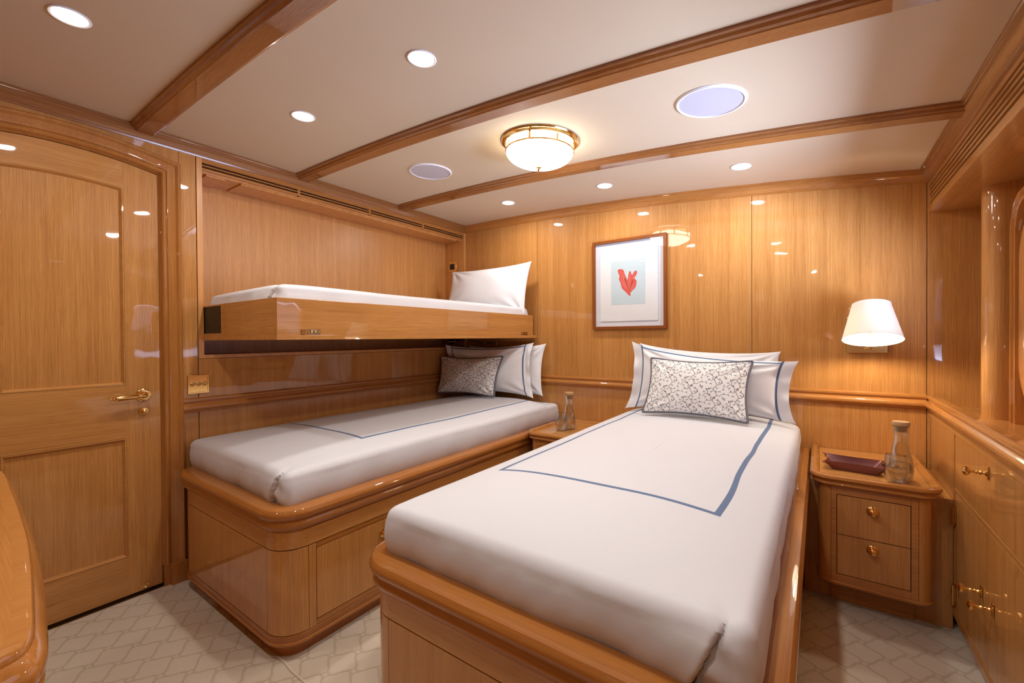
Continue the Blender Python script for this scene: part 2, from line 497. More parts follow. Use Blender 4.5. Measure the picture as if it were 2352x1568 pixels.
# ceiling: cambered sheet
g = G(); xs = np.linspace(-2.95, .9, 40)
for a, b in zip(xs[:-1], xs[1:]):
    for k in range(1):
        g.add([(a, YF - .1, cz(a)), (b, YF - .1, cz(b)), (b, 3.1, cz(b)), (a, 3.1, cz(a)), (a, YF - .1, cz(a) + .04), (b, YF - .1, cz(b) + .04), (b, 3.1, cz(b) + .04), (a, 3.1, cz(a) + .04)],
              [(0, 3, 2, 1), (4, 5, 6, 7)])
g.build('ceiling', CEIL, kind='structure', smooth=60, recalc=False)
# carpet seam in front of the bed by the wall
G().tube([(-1.66, .803, .001), (-1.612, .802, .001), (-1.559, .7955, .001), (-1.464, .7948, .001), (-1.20, .793, .001)], .004, 6).build('trim_1', simple('seam_tape', (.62, .55, .44), .9), kind='structure')

# ---- beams across the ceiling
bprof = [(-.052, .004), (-.052, -.010), (-.044, -.013), (-.040, -.022), (-.032, -.026), (-.030, -.030), (.030, -.030), (.032, -.026), (.040, -.022), (.044, -.013), (.052, -.010), (.052, .004)]
bn = 2
for yb in (.66, 1.43, 2.20, -.11, -.88, -1.65):
    xs = np.linspace(-2.60, .44, 28)
    g = G().sweep([(x, 0) for x in xs], bprof, lambda a, b, h, yb=yb: Vector((a, yb - b, cz(a) + h)))
    g.build('trim_%d' % bn, DX, kind='structure', smooth=30); bn += 1

# ---- crown moulding
cprof = [(-.004, -.058), (.006, -.058), (.008, -.051), (.011, -.050), (.013, -.046), (.018, -.036), (.026, -.028), (.030, -.026), (.031, -.015), (.036, -.013), (.037, -.008), (.041, -.007), (.042, .003), (-.004, .003)]
xsb = list(np.linspace(XL, XR, 30))
cpath = [(XL, YF), (XL, YB)] + [(x, YB) for x in xsb[1:-1]] + [(XR, YB), (XR, YF)]
# travelling +y on the left wall: the room is on the right-hand side
fnc = lambda a, b, h: Vector((a, b, cz(a) + h))
nn_ = len(cpath)
G().sweep(cpath, cprof, fnc, seg=(0, 1), caps=False).build('trim_8', DY, kind='structure')
G().sweep(cpath, cprof, fnc, seg=(1, nn_ - 2), caps=False).build('trim_9', SX, kind='structure')
G().sweep(cpath, cprof, fnc, seg=(nn_ - 2, nn_ - 1), caps=False).build('trim_10', DY, kind='structure')

# ---- back wall with panel seams
g = G()
edges = [-2.61, -1.847, -.329, .438, .95]
for a, b in zip(edges[:-1], edges[1:]):
    g.box(a + .0012, b - .0012, YB, YB + .05, -.02, 2.3)
g.build('wall_back', WZ, kind='structure', smooth=0, bevel=.0012)
G().box(-2.95, .95, YB + .012, YB + .06, -.02, 2.3).build('trim_24', WDK, kind='structure', smooth=0)
# chair rail
rprof = [(-.003, 0), (.012, 0), (.018, -.004), (.020, -.011), (.018, -.019), (.013, -.024), (.013, -.028), (.019, -.032), (.026, -.040), (.028, -.048), (.025, -.057), (.018, -.062), (.013, -.065), (.013, -.070), (.006, -.074), (-.003, -.074)]
rpath = [(XL, .80), (XL, YB), (XR - .01, YB)]
G().sweep(rpath, rprof, lambda a, b, h: Vector((a, b, .903 + h)), seg=(0, 1), caps=True).build('trim_11', SY, kind='structure')
G().sweep(rpath, rprof, lambda a, b, h: Vector((a, b, .903 + h)), seg=(1, 2), caps=True).build('trim_12', SX, kind='structure')

# ---- left wall: lower panels, pilaster, niche
NY0, NY1, NZ0, NZ1, NX = .90, 2.925, 1.122, 2.083, -2.84
g = G()
g.box(XL - .05, XL, .800, .8725, -.02, 2.3)                      # pilaster strip
g.build('wall_left', WZ, kind='structure', smooth=0, bevel=.0015)
g = G(); g.box(XL - .05, XL, .8755, YB, -.02, 1.1025)
g.build('wall_left_panel', WZ, kind='structure', smooth=0, bevel=.0012)
# niche surround: frame bars and louvre head
g = G()
g.box(NX - .02, XL + .002, .8755, NY0, 1.104, 2.2)
g.box(NX - .02, XL + .002, NY1, YB + .01, 1.104, 2.2)
g.box(NX - .02, XL + .002, NY0, NY1, 1.104, NZ0)
g.build('trim_13', NICHE, kind='structure', smooth=0)
g = G()
for z0, z1 in ((2.083, 2.095), (2.1045, 2.111), (2.1205, 2.2)):
    g.box(XL - .022, XL, NY0, NY1, z0, z1)
for y in (1.415, 1.93, 2.44):
    g.box(XL - .022, XL - .001, y - .008, y + .008, 2.083, 2.13)
g.build('trim_14', SY, kind='structure', smooth=0, bevel=.001)
G().box(XL - .06, XL - .024, NY0, NY1, 2.083, 2.2).build('trim_25', WDK, kind='structure', smooth=0)
g = G()
g.box(NX - .02, NX, NY0, NY1, NZ0 - .01, 2.2)
g.box(NX, XL - .02, NY0, NY1, 2.075, 2.083)
g.build('wall_niche', NICHE, kind='structure', smooth=0)
# little strip of framing left behind in the niche soffit, brass keeper with it
g = G(); g.box(NX + .02, XL - .03, .93, 1.02, 2.068, 2.075); g.box(NX + .02, XL - .03, 1.10, 2.86, 2.068, 2.075)
g.build('trim_15', NICHE, kind='structure', smooth=0, bevel=.001)

# ---- left wall around the door; door
DY0, DY1, DC = .082, .718, .40
def arch(y, z0, k=.36): return z0 - k * (y - DC) ** 2
def arch_sheet(g, ya, yb, lo, hi, x0, x1, n=20):
    ys = np.linspace(ya, yb, n + 1)
    for a, b in zip(ys[:-1], ys[1:]):
        la, lb = (lo(a), lo(b)) if callable(lo) else (lo, lo); ha, hb = (hi(a), hi(b)) if callable(hi) else (hi, hi)
        g.add([(x0, a, la), (x0, b, lb), (x0, b, hb), (x0, a, ha), (x1, a, la), (x1, b, lb), (x1, b, hb), (x1, a, ha)],
              [(0, 1, 2, 3), (7, 6, 5, 4), (0, 4, 5, 1), (3, 2, 6, 7)] + ([(0, 3, 7, 4)] if a == ys[0] else []) + ([(1, 5, 6, 2)] if b == ys[-1] else []))
g = G()
arch_sheet(g, 0.0, .7985, lambda y: arch(y, 2.06), 2.3, XL - .05, XL)
g.box(XL - .05, XL, YF, 0.0, -.02, 2.3)
g.build('wall_left_front', WZ, kind='structure', smooth=20)
# casing: swept profile up one side, over the arch and down
cas = [(-.002, -.012), (.004, -.004), (.008, .010), (.014, .014), (.020, .013), (.023, .008), (.026, .007), (.029, .012), (.045, .014), (.060, .018), (.068, .026), (.076, .028), (.082, .024), (.084, .010), (.084, -.012)]
pth = [(DY1 + .002, .10), (DY1 + .002, arch(DY1, 2.042))]
pth += [(y, arch(y, 2.042)) for y in np.linspace(DY1 - .03, DY0 + .03, 18)] + [(DY0 - .002, arch(DY0, 2.042)), (DY0 - .002, .10)]
g = G().sweep(pth, cas, lambda a, b, h: Vector((XL + h, a, b)))
for ya in (DY1 + .002, DY0 - .086): g.box(XL - .01, XL + .034, ya + .022 if ya > .5 else ya, ya + .088 if ya > .5 else ya + .062, 0, .102)
g.box(XL - .01, XL + .012, DY1 + .002, DY1 + .024, 0, .102)
g.build('trim_16', SY if False else wood('door_casing', 2, (.80, .70, .58), seed=21), kind='structure', smooth=30)

door = bpy.data.objects.new('door_1', None); sc.collection.objects.link(door); door.location = (XL - .03, DC, 0); tag(door, 'arched varnished door with two sunk panels and brass lever handle, at the left wall', None, None, 'structure')
DX0, DXF = XL - .052, XL - .014
g = G()
PY0, PY1 = DY0 + .128, .590
g.box(DX0, DXF, PY1, DY1, .012, 1.90); arch_sheet(g, PY1, DY1, 1.90, lambda y: arch(y, 2.038), DX0, DXF, 6)
g.box(DX0, DXF, DY0, PY0, .012, 1.90); arch_sheet(g, DY0, PY0, 1.90, lambda y: arch(y, 2.038), DX0, DXF, 6)
g.build('stile', WZ, door, smooth=0)
g = G()
g.box(DX0, DXF - .0004, PY0, PY1, .745, .992); g.box(DX0, DXF - .0004, PY0, PY1, .012, .190)
arch_sheet(g, PY0, PY1, lambda y: arch(y, 1.918), lambda y: arch(y, 2.038), DX0, DXF - .0004)
g.build('rail', WY, door, smooth=20)
g = G(); g.box(DX0, DXF - .012, PY0, PY1, .18, .75); g.build('panel', WZ, door, smooth=0)
g = G(); arch_sheet(g, PY0, PY1, .985, lambda y: arch(y, 1.925), DX0, DXF - .012); g.build('panel', WZ, door, smooth=20)
# bead mouldings round the panels
bead = [(-.001, -.012), (-.001, .0005), (-.005, .0015), (-.008, -.002), (-.010, -.007), (-.013, -.010), (-.014, -.012)]
for (za, zb, ar) in ((.190, .745, False), (.992, None, True)):
    p = [(PY0, za), (PY1, za)]
    if ar: p += [(y, arch(y, 1.918)) for y in np.linspace(PY1, PY0, 16)]
    else: p += [(PY1, zb), (PY0, zb)]
    G().sweep(p, bead, lambda a, b, h: Vector((DXF + h, a, b)), closed=True).build('moulding', WY, door, smooth=30)
def lever(yc, zc):
    T = rot_to((1, 0, 0), (DXF, yc, zc))
    ros = G().lathe([(.028, 0), (.030, .002), (.029, .006), (.024, .008), (.016, .008), (.014, .012), (.010, .016), (.009, .040)], 40, T).build('handle', BR, door, label='brass lever door handle')
    g = G()
    g.tube([(DXF + .034, yc, zc), (DXF + .042, yc, zc), (DXF + .047, yc - .008, zc), (DXF + .048, yc - .028, zc)], [.009, .0095, .009, .008], 14)
    Tl = rot_to((0, -1, -.03), (DXF + .048, yc - .024, zc))
    g.lathe([(.0075, 0), (.010, .003), (.0105, .006), (.009, .009), (.0118, .013), (.0122, .075), (.0128, .080), (.0115, .084), (.0055, .087), (.0065, .091), (.007, .094), (.0035, .098), (.0045, .102), (.003, .106), (0, .108)], 20, Tl)
    g.build('lever', BR, ros)
lever(.653, .940)
T = rot_to((1, 0, 0), (DXF, .653, .862))
G().lathe([(.017, 0), (.018, .002), (.017, .005), (.013, .006), (.011, .006), (.012, .010), (.010, .020), (.004, .024), (0, .0245)], 32, T).build('lock_turn', BR, door, label='round brass thumb-turn')
T = rot_to((1, 0, 0), (DXF, .649, .033)) @ Matrix.Diagonal((.62, 1, 1, 1))
G().lathe([(.019, 0), (.019, .002), (.016, .003), (.014, .002), (0, .003)], 32, T).build('floor_stop_plate', BR, door, label='small oval brass plate')
G().box(XL - .07, DX0 + .01, DY0 - .02, DY1 + .02, 0, 2.09).build('trim_17', WDK, kind='structure', smooth=0)
# dark rebate line round the door
G().box(XL - .04, XL - .012, DY1 + .0005, DY1 + .004, 0, 2.0).build('trim_26', WDK, kind='structure', smooth=0)
# brass threshold strip and skirting beside the door
G().box(XL - .02, XL + .006, DY0, DY1, 0, .003).build('trim_18', BRD, kind='structure', smooth=0)

# ---- bulkhead over the window with louvre grooves, soffit
z_t, z_b = cz(XR) - .04, 1.808
prof = [(XR, z_t)]
for k, zg in enumerate((1.932, 1.911, 1.890, 1.869, 1.848)):
    prof += [(XR, zg + .0058), (XR + .028, zg + .0058), (XR + .028, zg - .0058), (XR, zg - .0058)]
prof += [(XR, z_b), (.95, z_b), (.95, z_t)]
g = G()
ya, yb = YF, 2.925
n = len(prof)
g.add([(x, ya, z) for x, z in prof] + [(x, yb, z) for x, z in prof], [(i, (i + 1) % n, n + (i + 1) % n, n + i) for i in range(n)])
g.build('wall_right_bulkhead', WY, kind='structure', smooth=0, recalc=False)
G().box(XR, .95, 2.925, YB + .01, z_b, z_t + .02).build('trim_27', WY, kind='structure', smooth=0)
G().box(XR + .0285, XR + .03, YF, 2.925, 1.82, 1.95).build('trim_28', WDK, kind='structure', smooth=0)
G().box(XR, .95, YF, YB + .01, z_t, 2.3).build('trim_29', WY, kind='structure', smooth=0)

# ---- window wall with an opening, curved post, shelf
Y0, Y1, Z0, Z1 = WIN['y0'], WIN['y1'], WIN['z0'], WIN['z1']
g = G()
g.box(XW, XW + .05, YF, Y0 - .0, .85, z_b); g.box(XW, XW + .05, Y1, 2.55, .85, z_b)
g.box(XW, XW + .05, Y0, Y1, .85, Z0); g.box(XW, XW + .05, Y0, Y1, Z1, z_b)
g.box(.93, .96, 2.5, YB + .01, .8, z_b); g.box(XW + .05, .95, 2.50, 2.55, .85, z_b)
g.build('wall_right', WZ, kind='structure', smooth=0)
pts = [(.603, 2.545)] + [(.603 - .052 * math.sin(a), 2.600 - .055 * math.cos(a)) for a in np.linspace(0, PI * .9, 18)] + [(.70, 2.66), (.70, 2.545)]
g = G(); n = len(pts)
g.add([(x, y, .85) for x, y in pts] + [(x, y, z_b) for x, y in pts], [(i, (i + 1) % n, n + (i + 1) % n, n + i) for i in range(n)])
g.build('trim_19', WZ, kind='structure', smooth=40)
G().box(.6045, .70, 2.548, 2.60, .85, z_b).build('trim_20', WZ, kind='structure', smooth=0)
# window frame: arched moulding standing on the shelf
wf = bpy.data.objects.new('window_1', None); sc.collection.objects.link(wf); wf.location = (XW, (Y0 + Y1) / 2, Z0); tag(wf, 'window over the shelf with a rounded wooden frame, at the right edge', None, None, 'structure')
op = rrect(Y0, Y1, Z0, Z1, .10, 8)
fp = [(-.004, .05), (-.004, -.012), (.006, -.030), (.016, -.034), (.022, -.028), (.030, -.028), (.036, -.040), (.060, -.048), (.078, -.046), (.088, -.036), (.090, 0)]
G().sweep(op, fp, lambda a, b, h: Vector((XW + h, a, b)), closed=True).build('window_frame', wood('window_frame_wood', 2, (.9, .78, .62), seed=23), wf, smooth=30)
G().add([(XW + .02, Y0, Z0), (XW + .02, Y1, Z0), (XW + .02, Y1, Z1), (XW + .02, Y0, Z1)], [(0, 3, 2, 1)]).build('pane', PANE, wf, smooth=0, recalc=False)
# tall board to the left of the window frame
g = G(); g.sweep([(2.505, .855), (2.505, 1.62), (2.47, 1.70), (2.42, 1.735), (2.36, 1.745), (1.2, 1.745)], [(0, 0), (0, -.045), (-.008, -.055), (-.020, -.055), (-.026, -.045), (-.032, -.050), (-.046, -.050), (-.05, -.030), (-.05, 0)], lambda a, b, h: Vector((XW + h, a, b)))
g.build('trim_21', wood('window_surround_wood', 2, (.9, .78, .62), seed=24), kind='structure', smooth=30)
# shelf behind the cabinet rail
G().box(XR - .002, .95, YF, YB + .01, .80, .856).build('window_shelf', WY, kind='structure', smooth=0)

# ---- closing walls behind the camera
G().box(-3.0, 1.0, YF - .05, YF, -.02, 2.3).build('wall_front', WZ, kind='structure', smooth=0)

# ---- low ledge along the back wall
G().box(-.058, XR, 2.462, YB, .0, .530).build('wall_back_ledge', WZ, kind='structure', smooth=0, bevel=.002)

# outer lining so that no daylight comes through the joints
G().box(-2.98, -2.90, YF - .1, 3.1, -.02, 2.4).build('wall_left_lining', WDK, kind='structure', smooth=0)
G().box(-2.98, .97, 3.06, 3.12, -.02, 2.4).build('wall_back_lining', WDK, kind='structure', smooth=0)
G().box(.94, .98, YF - .1, 3.1, -.02, .85).build('wall_right_lining', WDK, kind='structure', smooth=0)
G().box(-2.98, .98, YF - .1, 3.12, 2.26, 2.32).build('ceiling_lining', WDK, kind='structure', smooth=0)

# ------------------------------------------------------------------ cabinet run under the window
XF = XR
cab = thing('cabinet', (XF + .1, .5, 0), 'long varnished cabinet under the window with brass catches', 'cabinet')
g = G(); g.box(XF + .012, .93, YF, YB - .004, .10, .80); g.build('carcass', WDK, cab, smooth=0)
G().box(XF + .022, .93, YF, YB - .004, .001, .10).build('kickboard', SY, cab, smooth=0)
G().box(XF - .002, XF + .02, YF, YB - .004, .062, .098).build('base_moulding', SY, cab, smooth=0, bevel=.003)
rp = [(-.004, .905 - .003)] + []
crail = [(.02, -.004), (-.001, -.004), (-.010, -.002), (-.018, -.006), (-.020, -.014), (-.015, -.022), (-.013, -.026), (-.013, -.032), (-.021, -.037), (-.027, -.045), (-.028, -.054), (-.023, -.064), (-.015, -.070), (-.012, -.074), (-.012, -.081), (-.005, -.087), (.02, -.088)]
g = G(); n = len(crail)
g.add([(XF + .006 + d, YF, .905 + h) for d, h in crail] + [(XF + .006 + d, YB - .004, .905 + h) for d, h in crail], [(i, (i + 1) % n, n + (i + 1) % n, n + i) for i in range(n)] + [tuple(range(n)), tuple(range(n, 2 * n))])
g.build('top_rail', SY, cab)
# face frame: corner stile, rails; drawer and doors
G().box(XF, XF + .014, 2.452, YB - .004, .098, .818).build('corner_stile', WZ, cab, smooth=0, bevel=.001)
G().box(XF, XF + .014, YF, 2.449, .564, .582).build('mid_rail', WY, cab, smooth=0, bevel=.001)
G().box(XF, XF + .014, YF, 2.449, .803, .820).build('upper_rail', WY, cab, smooth=0, bevel=.001)
def catch(yc, zc, parent):
    h = G().box(XF - .003, XF, yc - .007, yc + .007, zc - .022, zc + .022).build('catch', BR, parent, bevel=.001, label='brass knob catch')
    T = rot_to((-1, 0, 0), (XF - .003, yc, zc))
    G().lathe([(.010, 0), (.011, .002), (.006, .005), (.0045, .010), (.0075, .014), (.0045, .018), (.0065, .023), (.0045, .027), (.004, .034), (.006, .038), (.012, .041), (.0150, .046), (.0145, .051), (.010, .055), (0, .057)], 24, T).build('knob', BR, h)
dr = []
for ya, yb in ((1.60, 2.446), (.75, 1.596), (-.10, .746), (-.95, -.104)):
    d = G().box(XF + .001, XF + .013, ya + .002, yb - .002, .585, .800).build('drawer', WZ, cab, smooth=0, bevel=.0012)
    catch((ya + yb) / 2, .752, d)
    mid = (ya + yb) / 2
    for (a, b, hy) in ((mid + .002, yb - .002, mid + .062), (ya + .002, mid - .002, mid - .055)):
        e = G().box(XF + .001, XF + .013, a, b, .104, .561).build('door', WZ, cab, smooth=0, bevel=.0012)
        catch(hy, .335, e)
        hg = b if b > mid + .01 else a
        for zc in (.470, .152):
            gg = G()
            for dy in (-.008, .008): gg.tube([(XF - .005, hg + dy, zc - .040), (XF - .005, hg + dy, zc + .040)], [.0045, .0045], 10)
            gg.box(XF - .002, XF + .001, hg - .004, hg + .004, zc - .03, zc + .03)
            gg.build('hinge', BR, e)

# ------------------------------------------------------------------ beds
def tape_path(x0, x1, y0, yend, r, n=10):
    """U path: from the head on the left (-x) side down to the foot and back up on the right"""
    pts = [(x0, yend), (x0, y0 + r)]
    for k in range(1, n + 1):
        a = PI + (PI / 2) * k / n; pts.append((x0 + r + r * math.cos(a), y0 + r + r * math.sin(a)))
    i1 = len(pts) - 1
    pts.append((x1 - r, y0)); i2 = len(pts) - 1
    for k in range(1, n + 1):
        a = 1.5 * PI + (PI / 2) * k / n; pts.append((x1 - r + r * math.cos(a), y0 + r + r * math.sin(a)))
    i3 = len(pts) - 1
    pts.append((x1, yend))
    return pts, i1, i2, i3
def sub(P, a, b, gap=.0011):
    q = [Vector(p) for p in P[a:b + 1]]
    q[0] = q[0] + (q[1] - q[0]).normalized() * gap
    q[-1] = q[-1] + (q[-2] - q[-1]).normalized() * gap
    return q
def bed(x0, x1, label, drawer_side):
    y0, yend, r = .780, 2.944, .105
    root = thing('bed', ((x0 + x1) / 2, (y0 + yend) / 2, 0), label, 'bed', 'twin beds')
    P, i1, i2, i3 = tape_path(x0, x1, y0, yend, r)
    rail = [(-.052, .478), (-.052, .560), (-.046, .567), (-.030, .570), (.006, .570), (.020, .566), (.028, .556), (.030, .546), (.026, .535), (.018, .528), (.014, .523), (.015, .517), (.019, .511), (.020, .504), (.016, .496), (.008, .491), (.006, .486), (.001, .484), (.001, .478)]
    G().sweep(P, rail, XYZ, seg=(1, i1), caps=False).build('rail_corner', RX, root)
    G().sweep(P, rail, XYZ, seg=(i1, i2), caps=False).build('rail', RX, root)
    G().sweep(P, rail, XYZ, seg=(i2, i3), caps=False).build('rail_corner', RX, root)
    G().sweep(P, rail, XYZ, seg=(i3, i3 + 1), caps=False).build('rail', RY, root)
    G().sweep(P, rail, XYZ, seg=(0, 1), caps=False).build('rail', RY, root)
    fas = [(-.02, .4125), (-.02, .478), (0, .478), (0, .4135), (-.001, .4125)]
    e = .0008
    for sg, mt in (((0, 1), WY), ((1, i1), WX), ((i1, i2), WX), ((i2, i3), WX), ((i3, i3 + 1), WY)):
        G().sweep(P, fas, XYZ, seg=sg, caps=True).build('fascia', mt, root)
    low = [(-.02, .0910), (-.02, .4085), (-.001, .4085), (0, .4075), (0, .0920), (-.001, .0910)]
    for sg, nm in (((0, 1), 'side_panel'), ((1, i1), 'corner_post'), ((i1, i2), 'foot_panel'), ((i2, i3), 'corner_post'), ((i3, i3 + 1), 'side_panel')):
        if nm == 'side_panel' and (sg[0] > 0) == (drawer_side > 0): continue
        G().sweep(sub(P, *sg), low, XYZ, caps=True).build(nm, WZ, root)
    bm_ = [(-.02, .050), (-.02, .0885), (0, .0885), (.001, .0875), (.001, .0655), (.0005, .064), (.004, .062), (.0055, .058), (.005, .053), (.002, .050)]
    G().sweep(P, bm_, XYZ, caps=True).build('base_moulding', RX, root)
    pl = [(-.06, .001), (-.06, .052), (-.014, .052), (-.018, .040), (-.027, .018), (-.026, .001)]
    G().sweep(P, pl, XYZ, caps=True).build('plinth', RX, root)
    g = G().box(x0 + .05, x1 - .05, y0 + .055, yend, .02, .47); g.box(x0 + .016, x1 - .016, y0 + .09, yend, .04, .475); g.box(x0 + .09, x1 - .09, y0 + .016, yend, .04, .475)
    g.build('platform', LINER, root, smooth=0)
    # drawer side: frame with two flush drawers
    xs_ = x1 if drawer_side > 0 else x0; s = 1 if drawer_side > 0 else -1
    ya = y0 + r
    def sb(a, b, z0, z1, dx=0): return G().box(min(xs_ - s * .02, xs_ + s * dx), max(xs_ - s * .02, xs_ + s * dx), a, b, z0, z1)
    for a, b in ((ya + .001, ya + .030), (yend - .60, yend), (ya + .66, ya + .72)):
        sb(a, b, .090, .409).build('frame_stile', WZ, root, smooth=0, bevel=.001)
    for z0, z1 in ((.392, .409), (.090, .110)):
        sb(ya + .031, yend - .601, z0, z1, -.0004).build('frame_rail', RY, root, smooth=0, bevel=.001)
    for a, b in ((ya + .033, ya + .657), (ya + .723, yend - .603)):
        d = sb(a, b, .113, .389, -.001).build('drawer', WZ, root, smooth=0, bevel=.0012)
        T = rot_to((s, 0, 0), (xs_, (a + b) / 2, .33))
        G().lathe([(.016, 0), (.017, .003), (.008, .006), (.007, .014), (.013, .018), (.014, .024), (.008, .028), (0, .029)], 24, T).build('knob', BR, d)
    return root
bed(-2.572, -1.592, 'varnished bed base below the bunk, along the left wall', 1)
bed(-1.095, -.065, 'varnished bed base in front of the framed coral print', -1)

# ---- soft goods
def fbm(x, y, seed=0):
    s = 0
    for k, (fx, fy, a) in enumerate(((2.1, 1.3, 1), (3.7, -2.9, .6), (-5.3, 4.1, .4), (9.1, 6.3, .2), (-13.0, 15.0, .12))):
        s += a * math.sin(fx * x + fy * y + seed * (1.3 + k) + k)
    return s
def bed_cloth(name, x0, x1, y0, y1, ztop, zbot, mat, R=.030, dome=.03, seed=0, thick_top=0, wr=1.0, pleats=(), tuck=.045, **kw):
    """cloth over a mattress: rounded-rectangle rings going out over the top and down the sides; UV = flat cloth coordinates in metres"""
    cr = .032
    nc = 16
    def ring(inset):
        r = max(cr - inset * .3, .012)
        a0, a1, b0, b1 = x0 + inset, x1 - inset, y0 + inset, y1 - inset
        pts = []
        segs = [((a0 + r, b0), (a1 - r, b0), 150), None, ((a1, b0 + r), (a1, b1 - r), 70), None, ((a1 - r, b1), (a0 + r, b1), 30), None, ((a0, b1 - r), (a0, b0 + r), 70), None]
        cs = [(a1 - r, b0 + r, 1.5 * PI), (a1 - r, b1 - r, 0), (a0 + r, b1 - r, .5 * PI), (a0 + r, b0 + r, PI)]
        ci = 0
        for sg in segs:
            if sg is None:
                cx, cy, a = cs[ci]; ci += 1
                for k in range(1, nc): t = a + PI / 2 * k / nc; pts.append((cx + r * math.cos(t), cy + r * math.sin(t), math.cos(t), math.sin(t)))
            else:
                (ax, ay), (bx, by), n = sg
                d = Vector((bx - ax, by - ay)).normalized(); nx, ny = d.y, -d.x
                for k in range(n + 1):
                    t = k / n
                    if n == 150: t = t / .55 * .75 if t < .55 else .75 + (t - .55) / .45 * .25
                    pts.append((ax + (bx - ax) * t, ay + (by - ay) * t, nx, ny))
        return pts
    W, L = x1 - x0, y1 - y0
    half = min(W, L) / 2 - .02
    def top(x, y):
        u = (x - x0) / W * 2 - 1; v = min(1, (y - y0) / .5)
        e = max(0, 1 - abs(u) ** 3) * (1 - (1 - v) ** 3)
        return ztop + dome * e + .0022 * wr * fbm(x * 1.4, y * 1.4, seed)
    rings = []
    for ins in np.concatenate((np.linspace(half, .16, 14), np.linspace(.14, R, 7))):
        rings.append([(px, py, top(px, py), px, py) for px, py, nx, ny in ring(ins)])
    base = ring(0.0); 
    for k in range(1, 8):
        a = PI / 2 * k / 8
        ins = R - R * math.sin(a); rg = ring(ins)
        rings.append([(px, py, top(px, py) - R * (1 - math.cos(a)), px, py) for px, py, nx, ny in rg])
    per = len(base)
    for k in range(1, 29):
        t = k / 28; rr = []
        for i, (px, py, nx, ny) in enumerate(base):
            zt = top(px, py) - R
            z = zt + (zbot - zt) * t
            bulge = .014 * math.sin(PI * min(1, t * 1.15)) - tuck * t ** 1.6
            bulge += .003 * wr * fbm(px * 6 + py * 4, z * 5 - py * 3, seed + 2) * (.4 + t)
            rr.append((px + nx * bulge, py + ny * bulge, z, px, py))
        rings.append(rr)
    # pleat at chosen corners: a folded edge that runs down from the corner of the top
    out = []
    for rg in rings:
        o2 = []
        for (px, py, z, ux, uy) in rg:
            for (cx, cy, sgn) in pleats:
                if abs(px - cx) < .32 and py < cy + .16:
                    depth = min(1, max(0, (ztop + dome * .3 - z)) / (ztop - zbot))
                    q = px - (cx - .045 - .085 * depth)
                    fy = math.exp(-(max(0, py - cy) / .035) ** 2)
                    fd = min(1, depth * 3.2 + .12) * fy
                    if q <= 0: off = -.013 * math.exp(q / .045)
                    else: off = .005 * math.exp(-q / .05) - .0060 * math.sin(z * 105 + 2.2 * q * 20) * math.exp(-q / .05) * min(1, q / .012)
                    off += .010 * math.exp(-((q - .002) / .005) ** 2)
                    py += off * fd
                    # the fold runs on over the edge of the top as a soft dimple
                    z -= .006 * math.exp(-((px - cx + .05) / .018) ** 2 - ((py - cy - .02) / .03) ** 2)
            o2.append((px, py, z, ux, uy))
        out.append(o2)
    rings = out
    g = G(); vs = [(p[0], p[1], p[2]) for rg in rings for p in rg]
    uv = [(p[3], p[4]) for rg in rings for p in rg]
    fs = []
    for i in range(len(rings) - 1):
        for k in range(per):
            k2 = (k + 1) % per
            fs.append((i * per + k, (i + 1) * per + k, (i + 1) * per + k2, i * per + k2))
    # fill the slot in the middle
    fs.append(tuple(range(per)))
    g.add(vs, fs)
    return g.build(name, mat, smooth=60, uv=np.array(uv, dtype=np.float32), recalc=False, **kw)

def mattress(x0, x1, y0, y1, z0, z1, label, **kw):
    return bed_cloth('mattress', x0, x1, y0, y1, z1, z0, LIN, R=.028, dome=.0, label=label, cat='mattress', wr=.4, **kw)
M1 = (-2.595, -1.632, .820, 2.935)
M2 = (-1.062, -.086, .820, 2.935)
mattress(M1[0] + .012, M1[1] - .010, M1[2] + .02, M1[3], .478, .690, 'white mattress end showing behind the pillows of the bed under the bunk')
mattress(M2[0] + .012, M2[1] - .012, M2[2] + .02, M2[3], .478, .690, 'white mattress end at the head of the bed beside the leather tray')
bed_cloth('bedspread', M1[0], M1[1], M1[2], 2.76, .696, .492, spread_mat('bedspread_tape_near_wall', -2.47, -1.80, 1.27), seed=1, dome=.035, pleats=[(M1[1], M1[2], 1)],
          label='white bedspread with thin blue line on the bed under the bunk', cat='bedspread', group='white bedspreads with blue tape')
bed_cloth('bedspread', M2[0], M2[1], M2[2], 2.932, .696, .492, spread_mat('bedspread_tape_near_window', -.955, -.222, 1.26), seed=4, dome=.042, pleats=[(M2[1], M2[2], 1)],
          label='white bedspread with blue frame line on the bed nearest the camera', cat='bedspread', group='white bedspreads with blue tape')

